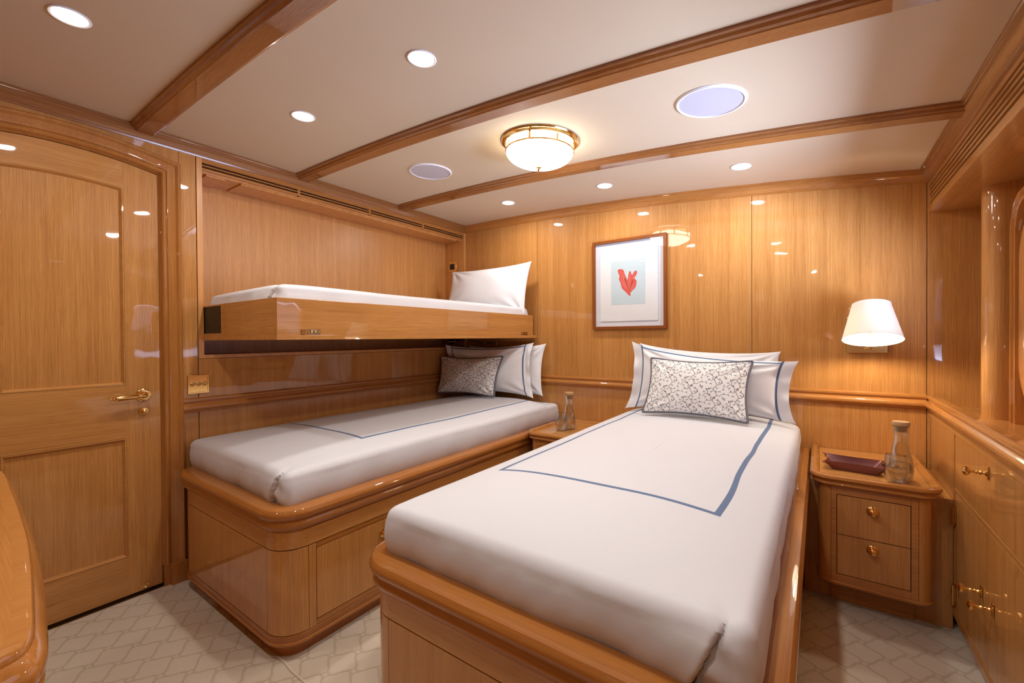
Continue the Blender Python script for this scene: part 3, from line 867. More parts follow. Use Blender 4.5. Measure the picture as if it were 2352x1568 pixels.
def pillow(BL, BR, TR, TL, T, mat, concave=.068, flange=0.0, nu=70, nv=50, seed=0, wr=1.0, pw=2.4, rc=0.0):
    BL, BR, TR, TL = map(Vector, (BL, BR, TR, TL))
    nrm = ((BR - BL).cross(TL - BL)).normalized()      # towards -y for our layout
    if nrm.y > 0: nrm = -nrm
    H = ((TL - BL).length + (TR - BR).length) / 2; W = (BR - BL).length
    u = np.linspace(0, 1, nu + 1)[None, :].repeat(nv + 1, 0); v = np.linspace(0, 1, nv + 1)[:, None].repeat(nu + 1, 1)
    u = .5 - .35 * np.cos(PI * u) * .5 / .5 * 1.0 + (u - .5) * .30 if False else .5 - .175 * np.cos(PI * u) + (u - .5) * .65
    v = .5 - .175 * np.cos(PI * v) + (v - .5) * .65
    a, b = 2 * u - 1, 2 * v - 1
    uu = u - concave * a * np.abs(a) * (1 - b * b) ** .8 * .62
    vv = v - concave * (W / H) * b * np.abs(b) * (1 - a * a) ** .8 * .62
    rr_ = rc * (a * a * b * b) ** 5
    uu = uu - a * rr_; vv = vv - b * rr_ * (W / H)
    A = lambda q: np.array(q)[None, None, :]
    uu, vv = uu[..., None], vv[..., None]
    p = A(BL) * (1 - uu) * (1 - vv) + A(BR) * uu * (1 - vv) + A(TR) * uu * vv + A(TL) * (1 - uu) * vv
    fa = np.maximum(0, 1 - (np.abs(a) / (1 - 2 * flange)) ** pw); fb = np.maximum(0, 1 - (np.abs(b) / (1 - .3 * flange)) ** pw)
    th = T * fa ** .62 * fb ** .58
    wv = .003 * np.sin(7 * a + 5 * b * b + seed) * (1 - a * a) * (1 - b * b)
    for (cu, cv) in ((-1, -1), (1, -1), (1, 1), (-1, 1)):
        dx, dy = a - cu, b - cv; d = np.hypot(dx, dy)
        wv = wv + .0065 * np.sin(11 * np.arctan2(dy, dx) + seed + cu + 2 * d) * np.exp(-((d - .38) / .30) ** 2)
    fl = (.007 * np.sin(4.2 * b + 1.7 * seed + a) + .004 * np.sin(11 * b + seed)) * np.clip((np.abs(a) - (1 - 2 * flange)) / .1, 0, 1) if flange else 0 * a
    nr = A(nrm)
    front = p + nr * (th + wv * wr * np.minimum(1, th / .02) + fl)[..., None]
    back = p - nr * (th * .5 + .0012 - fl)[..., None]
    vs = np.concatenate((front.reshape(-1, 3), back.reshape(-1, 3)))
    uv = np.stack((u.ravel(), v.ravel()), 1); uv = np.concatenate((uv, uv))
    vs = [Vector(q) for q in vs.tolist()]
    n1 = (nu + 1) * (nv + 1); fs = []
    for j in range(nv):
        for i in range(nu):
            q = [j * (nu + 1) + i, j * (nu + 1) + i + 1, (j + 1) * (nu + 1) + i + 1, (j + 1) * (nu + 1) + i]
            fs.append(tuple(q)); fs.append(tuple(x + n1 for x in q[::-1]))
    per = [i for i in range(nu + 1)] + [j * (nu + 1) + nu for j in range(1, nv + 1)] + [nv * (nu + 1) + i for i in range(nu - 1, -1, -1)] + [j * (nu + 1) for j in range(nv - 1, 0, -1)]
    for k in range(len(per)):
        a, b = per[k], per[(k + 1) % len(per)]
        fs.append((a, a + n1, b + n1, b))
    g = G(); g.add(vs, fs)
    edge = [(vs[k] + vs[k + n1]) / 2 for k in per]
    return g, np.array(uv, dtype=np.float32), edge
def make_pillow(name, c, T, mat, label, cat, **kw):
    grp = kw.pop('group', None)
    g, uv, edge = pillow(*c, T, mat, **kw)
    o = g.build(name, mat, smooth=70, uv=uv, label=label, cat=cat, group=grp)
    return o, edge

# printed vines: painted per vertex in the cloth's own coordinates
def vine_color(s, t, rng):
    """s, t in metres on the cloth; repeat .122 x .118 m with a half drop"""
    PW, PH = .125, .120
    ci = np.floor(s / PW); t = t + (ci % 2) * PH / 2
    x = (s / PW) % 1.0; y = (t / PH) % 1.0
    lines = []
    def curve(pts, w): 
        P = np.array(pts); out = []
        for i in range(len(P) - 1):
            p0 = P[max(i - 1, 0)]; p1 = P[i]; p2 = P[i + 1]; p3 = P[min(i + 2, len(P) - 1)]
            for k in range(6):
                q = k / 6
                out.append(.5 * (2 * p1 + (p2 - p0) * q + (2 * p0 - 5 * p1 + 4 * p2 - p3) * q * q + (3 * p1 - p0 - 3 * p2 + p3) * q ** 3))
        out.append(P[-1]); lines.append((np.array(out), w))
    curve([(.50, 0.0), (.57, .10), (.50, .24), (.44, .36), (.52, .50), (.60, .62), (.54, .76), (.44, .88), (.50, 1.0)], .0115)
    curve([(.52, .50), (.38, .50), (.30, .60), (.20, .66), (.08, .62), (.02, .52), (-.06, .46)], .0105)
    curve([(.20, .66), (.22, .78), (.16, .86)], .0105)
    curve([(.60, .62), (.72, .58), (.80, .66), (.90, .70)], .0105)
    curve([(.57, .10), (.70, .12), (.78, .22), (.74, .34), (.66, .36)], .0105)
    curve([(.44, .36), (.32, .30), (.24, .34)], .0105)
    curve([(.44, .88), (.34, .94), (.26, .90)], .0105)
    leaves = [(.16, .88, 0), (.65, .37, 0), (.92, .71, 0), (.50, .48, 0), (.22, .35, 0), (.24, .89, 0), (-.07, .45, 0), (.30, .62, 0), (.78, .22, 0),
              (.36, .76, 1), (.74, .80, 1), (.88, .50, 1), (.10, .20, 1), (.33, .14, 1), (.60, .95, 1), (.90, .06, 1), (.38, .40, 1), (.66, .22, 1), (.05, .74, 1), (.88, .90, 1), (.56, .80, 1), (.14, .50, 1)]
    brown = np.array((.07, .035, .035)); teal = np.array((.05, .13, .19)); navy = np.array((.04, .035, .06)); cloth = np.array((.76, .75, .745))
    best = np.full(x.shape, 9.0); col = np.tile(cloth, x.shape + (1,)) if x.ndim else cloth
    col = np.broadcast_to(cloth, x.shape + (3,)).copy()
    for ox in (-1, 0, 1):
        for oy in (-1, 0, 1):
            sh = .5 if False else 0
            for P, wd in lines:
                for a, b in zip(P[:-1], P[1:]):
                    ax, ay = a[0] + ox, a[1] + oy + (.0 if ox == 0 else .5 * 0); bx, by = b[0] + ox, b[1] + oy
                    dx, dy = bx - ax, by - ay; L2 = dx * dx + dy * dy + 1e-9
                    q = np.clip(((x - ax) * dx + (y - ay) * dy) / L2, 0, 1)
                    d = np.hypot((x - ax - q * dx), (y - ay - q * dy))
                    m = d < wd; col[m] = brown
            for (lx, ly, kd) in leaves:
                cx, cy = lx + ox, ly + oy
                ang = (lx * 7.3 + ly * 5.1) * 3
                dx, dy = x - cx, y - cy; rr = np.hypot(dx, dy); th = np.arctan2(dy, dx) - ang
                rad = .014 + .072 * np.abs(np.cos(th * 1.5)) ** 5 * (.75 + .25 * np.cos(th))
                m = rr < rad; col[m] = teal if kd else navy
    return col
def make_cushion(c, T, label, seed, dens=(520, 320)):
    g, uv, edge = pillow(*c, T, VINE, concave=.088, rc=.020, nu=dens[0], nv=dens[1], seed=seed, wr=.7, pw=2.0)
    o = g.build('cushion', VINE, smooth=70, uv=uv, label=label, cat='cushion', group='vine print cushions')
    W = (Vector(c[1]) - Vector(c[0])).length; H = (Vector(c[3]) - Vector(c[0])).length
    col = vine_color(uv[:, 0].astype(float) * W + seed * .03, uv[:, 1].astype(float) * H, None)
    at = o.data.color_attributes.new('print', 'FLOAT_COLOR', 'POINT')
    arr = np.ones((len(uv), 4), dtype=np.float32); arr[:, :3] = col
    at.data.foreach_set('color', arr.ravel())
    e = G().tube(edge[::4], .0072, 8, closed=True, uvs=True)
    e.build('piping_cord', ROPE, o, smooth=60, recalc=True, label='twisted navy piping cord')
    return o

# bed near the camera
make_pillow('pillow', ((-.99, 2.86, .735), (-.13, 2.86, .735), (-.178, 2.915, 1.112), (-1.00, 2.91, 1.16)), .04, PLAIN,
            'plain white pillow behind the blue-taped pillow, its top right corner showing beside the print', 'pillow', seed=2)
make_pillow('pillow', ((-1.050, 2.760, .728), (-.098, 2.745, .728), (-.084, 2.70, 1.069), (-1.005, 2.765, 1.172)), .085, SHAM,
            'white pillow with blue tape leaning behind the cushion on the nearest bed', 'pillow', group='blue taped pillows', flange=.075, seed=5)
make_cushion(((-.868, 2.535, .745), (-.290, 2.515, .742), (-.280, 2.645, 1.074), (-.842, 2.635, 1.082)), .055, 'small vine print cushion on the bed beside the leather tray', 1)
# bed by the wall
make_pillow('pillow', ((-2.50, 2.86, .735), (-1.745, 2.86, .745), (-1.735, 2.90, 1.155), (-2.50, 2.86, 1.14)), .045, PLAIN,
            'plain white pillow against the back wall under the bunk', 'pillow', seed=3)
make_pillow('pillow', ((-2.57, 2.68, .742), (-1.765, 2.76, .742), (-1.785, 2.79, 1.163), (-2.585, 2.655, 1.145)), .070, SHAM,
            'white pillow with blue tape in the shade under the bunk', 'pillow', group='blue taped pillows', flange=.06, seed=7)
make_cushion(((-2.585, 2.545, .742), (-2.030, 2.62, .738), (-1.950, 2.64, 1.070), (-2.590, 2.600, 1.058)), .055, 'small vine print cushion partly shaded below the bunk', 4)
# bunk
bed_cloth('mattress', -2.62, -1.875, .930, 2.865, 1.436, 1.225, LIN, R=.026, dome=.022, seed=9, tuck=.02, pleats=[(-1.885, .935, 1)],
          label='thin white made-up mattress on the upper bunk', cat='mattress')
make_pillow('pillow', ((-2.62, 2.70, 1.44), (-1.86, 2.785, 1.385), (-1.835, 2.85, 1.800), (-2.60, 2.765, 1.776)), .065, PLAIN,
            'plain white pillow standing on the upper bunk with a pointed corner', 'pillow', seed=11, concave=.04)

# ------------------------------------------------------------------ bunk
bk = thing('bunk_bed', (-2.3, 1.9, 1.2), 'fold-down upper bunk with plain varnished sides, hung in the wall niche', 'bunk bed')
BX, BY0, BY1 = -1.84, .897, 2.872
G().box(BX - .022, BX, BY0, BY1, 1.219, 1.376).build('front_rail', WY, bk, smooth=0, bevel=.0012)
g = G().box(-2.39, BX - .022, BY0, BY0 + .02, 1.219, 1.376); g.box(-2.835, -2.39, BY0, BY0 + .02, 1.368, 1.376); g.box(-2.835, -2.39, BY0, BY0 + .02, 1.219, 1.232)
g.build('foot_rail', WX, bk, smooth=0, bevel=.0008)
G().box(-2.835, BX - .022, BY1 - .02, BY1, 1.219, 1.376).build('head_rail', WX, bk, smooth=0, bevel=.0012)
G().box(-2.835, BX + .004, BY0 - .003, BY1 + .06, 1.198, 1.219).build('base_board', WY, bk, smooth=0, bevel=.0012)
g = G().box(-2.835, -2.40, BY0 + .006, BY0 + .018, 1.232, 1.368)
g.build('bracket', INSIDE, bk, smooth=0, label='black metal end bracket')
for z in (1.262, 1.335): G().lathe([(.005, 0), (.004, .003), (0, .0035)], 12, rot_to((0, -1, 0), (-2.42, BY0 + .006, z))).build('bolt', BLACKG, bk)
for yc, wn in ((1.058, 1), (2.765, .9)):
    h = G().box(BX, BX + .002, yc - .030, yc + .030, 1.221, 1.244).build('latch', BRD, bk, bevel=.0006, label='dark brass latch plate')
    g = G().box(BX + .002, BX + .006, yc - .018, yc - .006, 1.228, 1.242)
    g.lathe([(.006, 0), (.006, .006), (0, .007)], 14, rot_to((1, 0, 0), (BX + .002, yc + .004, 1.234)))
    for q in (-.024, .024): g.lathe([(.003, 0), (.002, .0015), (0, .002)], 10, rot_to((1, 0, 0), (BX + .002, yc + q, 1.232)))
    g.build('bolt', BRS, h)
    G().box(BX, BX + .006, yc - .058, yc - .040, 1.221, 1.243).build('stop_block', DX, bk, bevel=.0006, label='small dark wooden block')

# swing arm reading lamp under the bunk
rl = thing('reading_lamp', (-2.27, 2.93, 1.16), 'dark brass reading lamp under the bunk above the pillows', 'reading lamp')
G().box(-2.285, -2.255, 2.938, 2.948, 1.125, 1.188).build('wall_plate', BRS, rl, bevel=.002)
g = G(); g.tube([(-2.27, 2.94, 1.160), (-2.30, 2.915, 1.160), (-2.36, 2.905, 1.150), (-2.52, 2.87, 1.188), (-2.53, 2.83, 1.185), (-2.67, 2.86, 1.172)], .0045, 8)
for p in ((-2.36, 2.905, 1.150), (-2.525, 2.86, 1.186), (-2.665, 2.858, 1.172)): g.lathe([(0, -.012), (.008, -.009), (.010, 0), (.008, .009), (0, .012)], 14, Matrix.Translation(p))
g.build('swing_arm', BRD, rl)
T = rot_to((-1, -.4, -.1), (-2.675, 2.86, 1.170))
G().lathe([(0, -.012), (.014, -.010), (.018, 0), (.024, .02), (.028, .042), (.027, .042), (.020, .018), (0, .012)], 24, T).build('lamp_shade', BRD, rl)

# ------------------------------------------------------------------ nightstands
def nightstand(ox, w_, label):
    """ox = left side of the body; front at y=2.35"""
    root = thing('nightstand', (ox + w_ / 2, 2.65, 0), label, 'nightstand', 'wooden nightstands')
    yf, yb = 2.350, 2.944; r = .045
    P = [(ox, yb), (ox, yf + r)] + [(ox + r - r * math.cos(a), yf + r - r * math.sin(a)) for a in np.linspace(0, PI / 2, 9)[1:]]
    i1 = len(P) - 1
    P += [(ox + w_ - r, yf)]; i2 = len(P) - 1
    P += [(ox + w_ - r + r * math.sin(a), yf + r - r * math.cos(a)) for a in np.linspace(0, PI / 2, 9)[1:]]; i3 = len(P) - 1
    P += [(ox + w_, yb)]
    body = [(-.016, .128), (-.016, .552), (0, .552), (0, .128)]
    for sg, nm in (((0, 1), 'side_panel'), ((1, i1), 'corner_post'), ((i2, i3), 'corner_post'), ((i3, i3 + 1), 'side_panel')):
        G().sweep(P, body, XYZ, seg=sg, caps=True).build(nm, WZ, root)
    fx0, fx1 = ox + r + .001, ox + w_ - r - .001
    d0, d1 = fx0 + .020, fx1 - .022
    g = G(); g.box(fx0, d0, yf, yf + .018, .128, .552); g.box(d1, fx1, yf, yf + .018, .128, .552)
    g.box(d0, d1, yf, yf + .018, .509, .552); g.box(d0, d1, yf, yf + .018, .128, .160)
    g.build('face_frame', SX, root, smooth=0, bevel=.001)
    G().box(ox + .02, ox + w_ - .02, yf + .012, yb, .13, .55).build('carcass', WDK, root, smooth=0)
    for za, zb, zk in ((.336, .506, .458), (.163, .333, .294)):
        d = G().box(d0 + .002, d1 - .002, yf - .0005, yf + .014, za, zb).build('drawer', WZ, root, smooth=0, bevel=.0012)
        T = rot_to((0, -1, 0), ((d0 + d1) / 2, yf, zk))
        G().lathe([(.020, 0), (.021, .002), (.019, .004), (.009, .006), (.007, .012), (.011, .016), (.0145, .021), (.0135, .027), (.008, .031), (0, .032)], 32, T).build('knob', BR, d)
    bm_ = [(-.016, .112), (-.016, .128), (.002, .128), (.005, .124), (.005, .118), (.001, .112)]
    G().sweep(P, bm_, XYZ).build('base_moulding', SX, root)
    G().box(ox + r + .004, ox + w_ - r - .004, yf + .095, yf + .11, .001, .112).build('kickboard', SX, root, smooth=0)
    # tray top with a raised lip
    top = [(-.03, .545), (-.03, .578), (-.006, .578), (-.002, .585), (.006, .594), (.018, .596), (.028, .590), (.031, .580), (.026, .571), (.019, .566), (.019, .560), (.022, .554), (.016, .547), (.002, .545)]
    G().sweep(P, top, XYZ).build('tray_lip', SX, root)
    G().box(ox + .006, ox + w_ - .006, yf + .006, yb, .566, .580).build('top', WX, root, smooth=0)
    return root
nightstand(-.004, .376, 'two-drawer nightstand with brass knobs holding the leather tray')
nightstand(-1.535, .376, 'nightstand hidden between the two beds, only its tray top showing')

# ------------------------------------------------------------------ things on the nightstands
TZ = .580
def carafe(x, y, label):
    root = thing('carafe', (x, y, TZ), label, 'carafe', 'corked water carafes')
    out = [(0, 0), (.030, 0), (.036, .004), (.041, .022), (.042, .045), (.038, .085), (.029, .130), (.0235, .165), (.0225, .190), (.025, .215), (.0275, .228)]
    inn = [(.0262, .228), (.0235, .214), (.0208, .190), (.0218, .165), (.0270, .130), (.0358, .085), (.0395, .045), (.038, .024), (.030, .010), (0, .008)]
    M = Matrix.Translation((x, y, TZ + .0005))
    G().lathe(out + inn, 40, M).build('bottle', GLASS, root)
    G().lathe([(0, .0083), (.0296, .0103), (.0376, .024), (.0392, .045), (.0372, .070), (0, .070)], 40, M).build('water', WATER, root)
    G().lathe([(0, .206), (.0215, .206), (.0255, .232), (.030, .233), (.030, .246), (.028, .249), (0, .249)], 32, M).build('cork_stopper', CORK, root)
    return root
def tumbler(x, y, label):
    M = Matrix.Translation((x, y, TZ + .0005))
    root = thing('drinking_glass', (x, y, TZ), label, 'glass', 'drinking glasses')
    G().lathe([(0, 0), (.022, 0), (.030, .006), (.037, .030), (.040, .055), (.038, .085), (.034, .120), (.0330, .120), (.0368, .085), (.0385, .055), (.035, .032), (.027, .014), (0, .012)], 40, M).build('bowl', GLASS, root)
    G().lathe([(0, .0125), (.0265, .0145), (.0345, .032), (.0380, .055), (.0375, .068), (0, .068)], 40, M).build('water', WATER, root)
    return root
carafe(.287, 2.475, 'corked glass carafe standing beside the leather tray')
tumbler(.262, 2.395, 'clear drinking glass in front of the carafe beside the leather tray')
carafe(-1.378, 2.60, 'corked glass carafe between the two beds')
tumbler(-1.400, 2.530, 'clear drinking glass at the foot of the carafe between the beds')

# leather valet tray
g = G(); nx, ny = 40, 24
cx, cyy = .130, 2.548
vs = []; 
for side in (0, 1):
    for j in range(ny + 1):
        for i in range(nx + 1):
            a, b = 2 * i / nx - 1, 2 * j / ny - 1
            e = max(abs(a), abs(b)); rim = max(0, (e - .74) / .26)
            cor = (abs(a) * abs(b)) ** 6
            X = a * .106 * (1 - .07 * rim * (1 - b * b)) * (1 + .10 * cor); Y = b * .084 * (1 - .16 * rim * (1 - a * a)) * (1 + .12 * cor)
            Z = .004 + .036 * rim ** 1.2 - .004 * cor
            if side: Z -= .003
            vs.append((cx + X, cyy + Y - .12 * X, TZ + Z))
n1 = (nx + 1) * (ny + 1); fs = []
for j in range(ny):
    for i in range(nx):
        q = [j * (nx + 1) + i, j * (nx + 1) + i + 1, (j + 1) * (nx + 1) + i + 1, (j + 1) * (nx + 1) + i]
        fs.append(tuple(q)); fs.append(tuple(x + n1 for x in q[::-1]))
per = [i for i in range(nx + 1)] + [j * (nx + 1) + nx for j in range(1, ny + 1)] + [ny * (nx + 1) + i for i in range(nx - 1, -1, -1)] + [j * (nx + 1) for j in range(ny - 1, 0, -1)]
for k in range(len(per)): a, b = per[k], per[(k + 1) % len(per)]; fs.append((a, a + n1, b + n1, b))
g.add(vs, fs).build('leather_tray', LEATHER, smooth=50, label='burgundy leather tray with pinched corners on the nightstand', cat='tray')
# flush brass sockets along the back of the nightstand top
for k, (xa, xb, lab) in enumerate(((.022, .135, 'flush brass lid plate behind the leather tray, nearer the bed'), (.165, .262, 'flush brass lid plate behind the carafe on the nightstand top'))):
    G().box(xa, xb, 2.72, 2.79, TZ, TZ + .003).build('socket_plate', BR, smooth=0, bevel=.001, label=lab, cat='socket plate', group='brass socket plates')
# small black oval box with brass edge
T = Matrix.Translation((.222, 2.655, TZ + .0005)) @ Matrix.Diagonal((1.35, .8, 1, 1))
ob = G().lathe([(0, 0), (.022, 0), (.027, .004), (.028, .012), (.024, .016), (0, .019)], 32, T).build('remote_control', BLACKG, label='small black oval remote beside the carafe on the nightstand', cat='remote control')

# ------------------------------------------------------------------ picture
pic = thing('framed_picture', (-1.088, 2.94, 1.575), 'framed red coral print hanging on the back wall', 'picture')
px0, px1, pz0, pz1, PYF = -1.354, -.824, 1.257, 1.892, 2.924
pp = rrect(px0, px1, pz0, pz1, .0005, 1)
pp = [(px0, pz0), (px1, pz0), (px1, pz1), (px0, pz1)]
G().sweep(pp, [(0, YB - .002), (0, PYF), (-.019, PYF), (-.019, YB - .004)], lambda a, b, h: Vector((a, h, b)), closed=True).build('frame', FRAMEW, pic, smooth=0)
G().box(px0 + .018, px1 - .018, 2.943, 2.946, pz0 + .018, pz1 - .018).build('mount', MAT_, pic, smooth=0)
G().box(-1.297, -.882, 2.938, 2.940, 1.313, 1.842).build('paper', PAPER, pic, smooth=0)
pr_ = G().box(-1.214, -.968, 2.9372, 2.938, 1.430, 1.738).build('print', PRINT, pic, smooth=0)
G().add([(px0 + .018, 2.929, pz0 + .018), (px1 - .018, 2.929, pz0 + .018), (px1 - .018, 2.929, pz1 - .018), (px0 + .018, 2.929, pz1 - .018)], [(0, 1, 2, 3)]).build('glass', PANE, pic, smooth=0, recalc=False)
# coral fronds: flat pressed shapes on the print
def frond(pts, y, mat, nm='coral'):
    G().add([(x, y, z) for x, z in pts], [tuple(range(len(pts)))]).add([(x, y + .0005, z) for x, z in pts], [tuple(range(len(pts)))[::-1]]).build(nm, mat, pic, smooth=0)
frond([(-1.081, 1.488), (-1.100, 1.510), (-1.135, 1.545), (-1.143, 1.58), (-1.157, 1.612), (-1.150, 1.63), (-1.165, 1.665), (-1.163, 1.678), (-1.140, 1.681), (-1.122, 1.672), (-1.112, 1.64), (-1.100, 1.612), (-1.092, 1.60), (-1.086, 1.64), (-1.078, 1.662), (-1.068, 1.655), (-1.066, 1.64), (-1.060, 1.630), (-1.045, 1.655), (-1.034, 1.661), (-1.024, 1.652), (-1.027, 1.636), (-1.045, 1.608), (-1.029, 1.592), (-1.031, 1.56), (-1.040, 1.54), (-1.062, 1.522), (-1.074, 1.507), (-1.070, 1.490)], 2.9366, CORAL)
rnd = random.Random(3)
for (tx, tz) in ((-1.150, 1.672), (-1.132, 1.668), (-1.148, 1.618), (-1.135, 1.575), (-1.078, 1.652), (-1.036, 1.65), (-1.050, 1.61), (-1.036, 1.575), (-1.046, 1.548), (-1.12, 1.63)):
    bx, bz = -1.082, 1.52
    dx, dz = tx - bx, tz - bz; L = math.hypot(dx, dz); nx_, nz_ = -dz / L, dx / L
    wd = .0028
    frond([(bx + dx * .15, bz + dz * .15), (bx + dx * .6 + nx_ * wd, bz + dz * .6 + nz_ * wd), (tx, tz), (bx + dx * .6 - nx_ * wd, bz + dz * .6 - nz_ * wd)], 2.9362, CORAL2, 'coral_vein')

# ------------------------------------------------------------------ wall lamp
wl = thing('wall_lamp', (.21, 2.94, 1.14), 'lit wall lamp with parchment shade and brass back plate', 'wall lamp')
G().box(.122, .291, 2.934, 2.948, 1.108, 1.300).build('back_plate', BRS, wl, bevel=.004)
G().box(.136, .277, 2.930, 2.934, 1.122, 1.286).build('plate_panel', BRS, wl, bevel=.003)
tilt = math.radians(17)
SC_ = Vector((.2075, 2.690, 1.180)); ax = Vector((0, math.sin(tilt), math.cos(tilt)))
T = rot_to(ax, SC_)
G().lathe([(.1165, 0), (.0745, .178), (.0735, .178), (.1155, 0)], 56, T, cap=False).build('lamp_shade', SHADE, wl, smooth=50)
rm = G(); 
for r_, zz in ((.1165, 0), (.0745, .178)): rm.tube([T @ Vector((r_ * math.cos(a), r_ * math.sin(a), zz)) for a in np.linspace(0, 2 * PI, 49)[:-1]], .0016, 6, closed=True)
rm.build('rim_wire', SHADEIN, wl)
top_c = T @ Vector((0, 0, .178))
g = G(); g.tube([(.207, 2.93, 1.20), (.207, 2.86, 1.20), (.207, 2.78, 1.205), T @ Vector((0, 0, .06))], .006, 10)
g.tube([T @ Vector((-.073, 0, .176)), T @ Vector((.073, 0, .176))], .0015, 6); g.tube([T @ Vector((0, 0, .10)), T @ Vector((0, 0, .182))], .002, 6)
g.lathe([(.005, 0), (.007, .004), (.004, .008), (0, .010)], 14, T @ Matrix.Translation((0, 0, .180)))
g.build('arm', BR, wl)
G().lathe([(0, -.030), (.018, -.022), (.026, -.004), (.024, .012), (.014, .028), (.012, .044), (0, .045)], 24, T @ Matrix.Translation((0, 0, .075))).build('bulb', BULB, wl)
g = G(); g.tube([(.195, 2.928, 1.130), (.215, 2.922, 1.137), (.225, 2.922, 1.131)], .003, 8); g.build('switch', BR, wl)
ld = bpy.data.lights.new('wall_lamp_light', 'POINT'); ld.energy = WALLLAMP_W; ld.color = (1, .86, .66); ld.shadow_soft_size = .022
lo = bpy.data.objects.new('wall_lamp_light', ld); sc.collection.objects.link(lo); lo.parent = wl; lo.location = (T @ Vector((0, 0, .030))) - wl.location

# ------------------------------------------------------------------ ceiling lamp
dl = thing('ceiling_lamp', (-1.113, 1.812, cz(-1.113)), 'lit round ceiling lamp with opal glass bowl and brass rim', 'ceiling lamp')
cx, cyl, czz = -1.113, 1.812, cz(-1.113)
tl = math.atan(2 * .0217 * (cx + 2.5))
TD = Matrix.Translation((cx, cyl, czz)) @ Matrix.Rotation(tl, 4, 'Y')
G().lathe([(.150, .004), (.187, .002), (.190, -.004), (.187, -.010), (.178, -.012), (.172, -.018), (.168, -.018), (.168, -.010), (.150, -.010)], 72, TD, cap=False).build('mounting_ring', BR, dl)
G().lathe([(.163, -.012), (.163, -.050)], 72, TD, cap=False).build('glass_band', OPAL, dl)
rg = G().lathe([(.163, -.046), (.168, -.048), (.1685, -.052), (.163, -.055)], 72, TD, cap=False)
rg.build('lower_ring', BR, dl)
for k in range(8):
    a = 2 * PI * (k + .35) / 8
    Tk = TD @ Matrix.Rotation(a, 4, 'Z')
    G().box(.163, .1672, -.005, .005, -.050, -.016, Tk).build('strut', BR, dl)
prof = [(.164, -.052)] + [(.164 * math.cos(t), -.054 - .070 * math.sin(t)) for t in np.linspace(.02, PI / 2, 16)]
G().lathe(prof, 64, TD, cap=False).build('glass_bowl', OPAL, dl)
G().lathe([(.013, -.123), (.014, -.127), (.006, -.130), (.005, -.136), (.008, -.140), (.006, -.146), (0, -.148)], 24, TD).build('finial', BR, dl)


# ------------------------------------------------------------------ downlights
g0 = None
spots = [(-1.868, .302, 'recessed downlight in the top left ceiling bay, the nearest one over the door'),
         (-1.870, 1.036, 'recessed downlight left of the pair in the second ceiling bay'),
         (-1.109, 1.036, 'recessed downlight right of the pair in the second ceiling bay'),
         (-1.860, 2.577, 'recessed downlight near the bunk end of the back row'),
         (-1.107, 2.577, 'recessed downlight in the middle of the back row'),
         (-.337, 2.577, 'recessed downlight at the wall lamp end of the back row'),
         (-.343, 1.036, 'recessed downlight above the nearest bed, by the window'),
         (-.343, .302, 'recessed downlight above the camera'),
         (-.06, -1.30, 'recessed downlight at the window end of the rear row'),
         (-1.5, -1.30, 'recessed downlight over the desk end of the room')]
def slope_T(x, y):
    return Matrix.Translation((x, y, cz(x))) @ Matrix.Rotation(math.atan(2 * .0217 * (x + 2.5)), 4, 'Y')
for k, (x, y, lab) in enumerate(spots):
    if g0 is None:
        g0 = thing('downlight', (x, y, cz(x)), lab, 'downlight', 'recessed downlights')
        Tm = Matrix.Translation((x, y, cz(x)))
        G().lathe([(.040, .001), (.049, .0005), (.050, -.002), (.047, -.0045), (.041, -.003), (.040, .001)], 40, Tm, cap=False).build('trim_ring', WHITEP, g0)
        G().lathe([(.0405, -.0018), (.0, -.0022)], 40, Tm, cap=False).build('lens', LED, g0, recalc=False)
        ld = bpy.data.lights.new('downlight_beam', 'AREA'); ld.shape = 'DISK'; ld.size = .078; ld.energy = DOWN_W; ld.color = WARM
        lo = bpy.data.objects.new('downlight_beam', ld); sc.collection.objects.link(lo); lo.parent = g0; lo.location = (0, 0, -.006)
        r = g0
    else:
        r = copy_tree(g0); r.location = (x, y, cz(x)); r['label'] = lab
    r.rotation_euler = (0, math.atan(2 * .0217 * (x + 2.5)), 0)

# ------------------------------------------------------------------ ceiling speakers
s0 = None
for (x, y, lab) in ((-1.885, 1.822, 'round white ceiling speaker grille on the bunk side of the ceiling lamp'), (-.338, 1.800, 'round bluish white ceiling speaker grille on the window side of the ceiling lamp')):
    if s0 is None:
        s0 = thing('ceiling_speaker', (x, y, cz(x)), lab, 'speaker', 'ceiling speakers'); Tm = Matrix.Translation((x, y, cz(x)))
        G().lathe([(.114, -.001), (.116, -.007), (.122, -.007), (.127, -.002), (.127, .001)], 64, Tm, cap=False).build('rim', WHITEP, s0)
        G().lathe([(.1155, -.004), (.07, -.0055), (0, -.006)], 64, Tm, cap=False).build('grille', GRILLE, s0)
        r = s0
    else: r = copy_tree(s0); r.location = (x, y, cz(x)); r['label'] = lab
    r.rotation_euler = (0, math.atan(2 * .0217 * (x + 2.5)), 0)

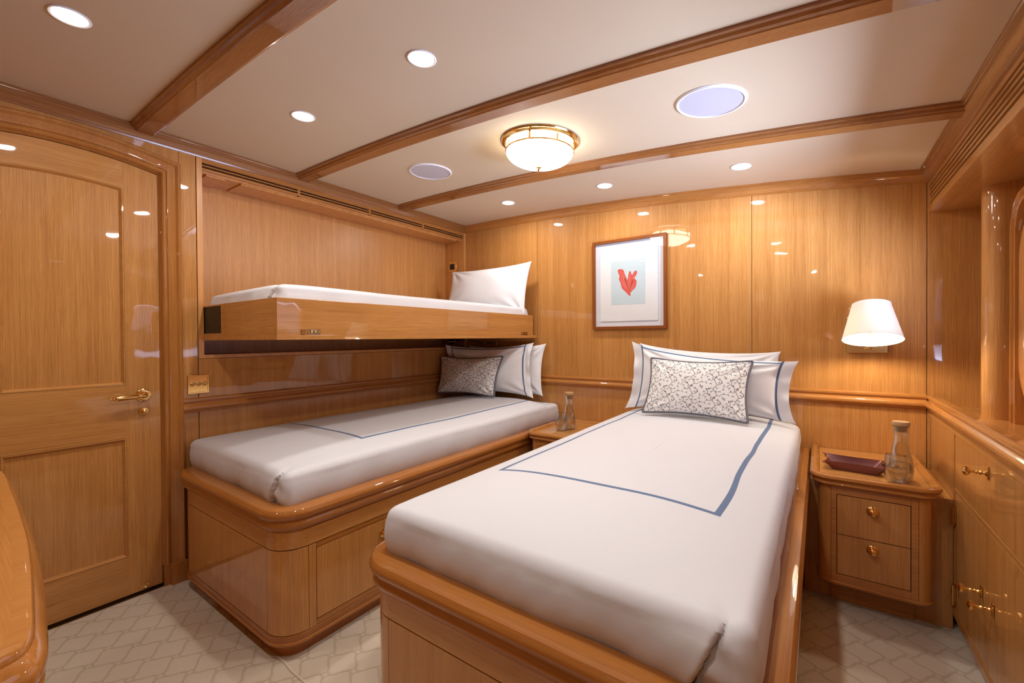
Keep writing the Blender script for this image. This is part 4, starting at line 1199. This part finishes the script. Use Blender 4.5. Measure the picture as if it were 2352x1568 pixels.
# ------------------------------------------------------------------ switch plates
sw = thing('light_switch', (XL, .872, .925), 'square polished brass switch plate with three round toggles on the left wall', 'switch')
G().box(XL, XL + .004, .824, .920, .924, 1.021).build('plate', BR, sw, bevel=.002)
g = G()
pf = [(.824 + .002, .926), (.918, .926), (.918, 1.019), (.826, 1.019)]
g.sweep(pf, [(0, XL + .003), (0, XL + .0065), (-.005, XL + .0065), (-.006, XL + .0042)], lambda a, b, h: Vector((h, a, b)), closed=True); g.build('rim', BR, sw)
for yy in (.846, .872, .898):
    T = rot_to((1, 0, 0), (XL + .004, yy, .974))
    h = G().lathe([(.0115, 0), (.0115, .003), (.009, .004), (.0085, .002), (.006, .002), (.006, .005), (.003, .006)], 24, T).build('toggle', BRS, sw)
    G().lathe([(.0025, 0), (.0035, .014), (0, .016)], 12, rot_to((1, 0, -.35), (XL + .008, yy, .974))).build('toggle_lever', BR, h)
g = G()
for z in (.932, 1.012): g.lathe([(.003, 0), (.0022, .0015), (0, .0016)], 12, rot_to((1, 0, 0), (XL + .004, .872, z)))
g.build('screw', BRS, sw)
s2 = thing('bunk_switch', (-2.745, NY1, 1.81), 'small brass switch plate with black rocker at the head of the bunk', 'switch')
G().box(-2.795, -2.699, NY1 - .004, NY1, 1.808, 1.904).build('plate', BR, s2, bevel=.002)
G().box(-2.775, -2.722, NY1 - .009, NY1 - .004, 1.830, 1.882).build('rocker', BLACKG, s2, bevel=.002)

# ------------------------------------------------------------------ desk corner close to the camera
dk = thing('desk', (-1.3, -.15, 0), 'glossy rounded desk top corner close by at the lower left', 'desk')
raw = [(-1.90, -.50), (-1.955, -.10), (-1.93, .08), (-1.841, .145), (-1.523, .140), (-1.203, .126), (-1.018, .112), (-.862, .096), (-.775, .084), (-.742, .060), (-.738, -.02), (-.735, -.50)]
P = [Vector(p) for p in raw]; path = []
for i in range(len(P) - 1):
    p0, p1, p2, p3 = P[max(i - 1, 0)], P[i], P[i + 1], P[min(i + 2, len(P) - 1)]
    for k in range(6):
        q = k / 6; path.append(tuple(.5 * (2 * p1 + (p2 - p0) * q + (2 * p0 - 5 * p1 + 4 * p2 - p3) * q * q + (3 * p1 - p0 - 3 * p2 + p3) * q ** 3)))
path.append(tuple(P[-1]))
path = path[::-1]          # the outside on the right-hand side of travel
tp = [(-.03, .800), (-.03, .8495), (-.007, .850), (-.002, .848), (.001, .843), (.001, .836), (.004, .832), (.009, .824), (.012, .814), (.012, .804), (.008, .797), (.007, .788), (.009, .780), (.006, .776), (-.02, .774)]
tp = [(-o, h) for o, h in tp]
def side(pts):   # decide the sign so that the profile bulges away from the desk's middle
    return 1
g = G().sweep(path, [(-o, h) for o, h in tp], XYZ); cxm = -1.3
# make sure outward: compare the bulge with the path
g.build('edge_moulding', wood('desk_varnish', 1, (.95, .82, .62), seed=31, contrast=.7), dk)
inner = [p for p in path]
n = len(inner)
def inset(path, d):
    out = []
    for i, p in enumerate(path):
        a = Vector(path[max(i - 1, 0)]); b = Vector(path[min(i + 1, len(path) - 1)]); t = (b - a).normalized()
        out.append((p[0] - t.y * d, p[1] + t.x * d))
    return out
ins = inset(path, .02)
g = G().add([(x, y, .8499) for x, y in ins] + [(x, y, .80) for x, y in ins], [tuple(range(n)), tuple(range(n, 2 * n))[::-1]] + [(i, (i + 1) % n, n + (i + 1) % n, n + i) for i in range(n)])
g.build('top', wood('desk_top_varnish', 0, (1.0, .86, .66), seed=33, contrast=.7), dk, smooth=30)
ins = inset(path, .012)
g = G().add([(x, y, .78) for x, y in ins] + [(x, y, .001) for x, y in ins], [tuple(range(n)), tuple(range(n, 2 * n))[::-1]] + [(i, (i + 1) % n, n + (i + 1) % n, n + i) for i in range(n)])
g.build('body', WZ, dk, smooth=30)
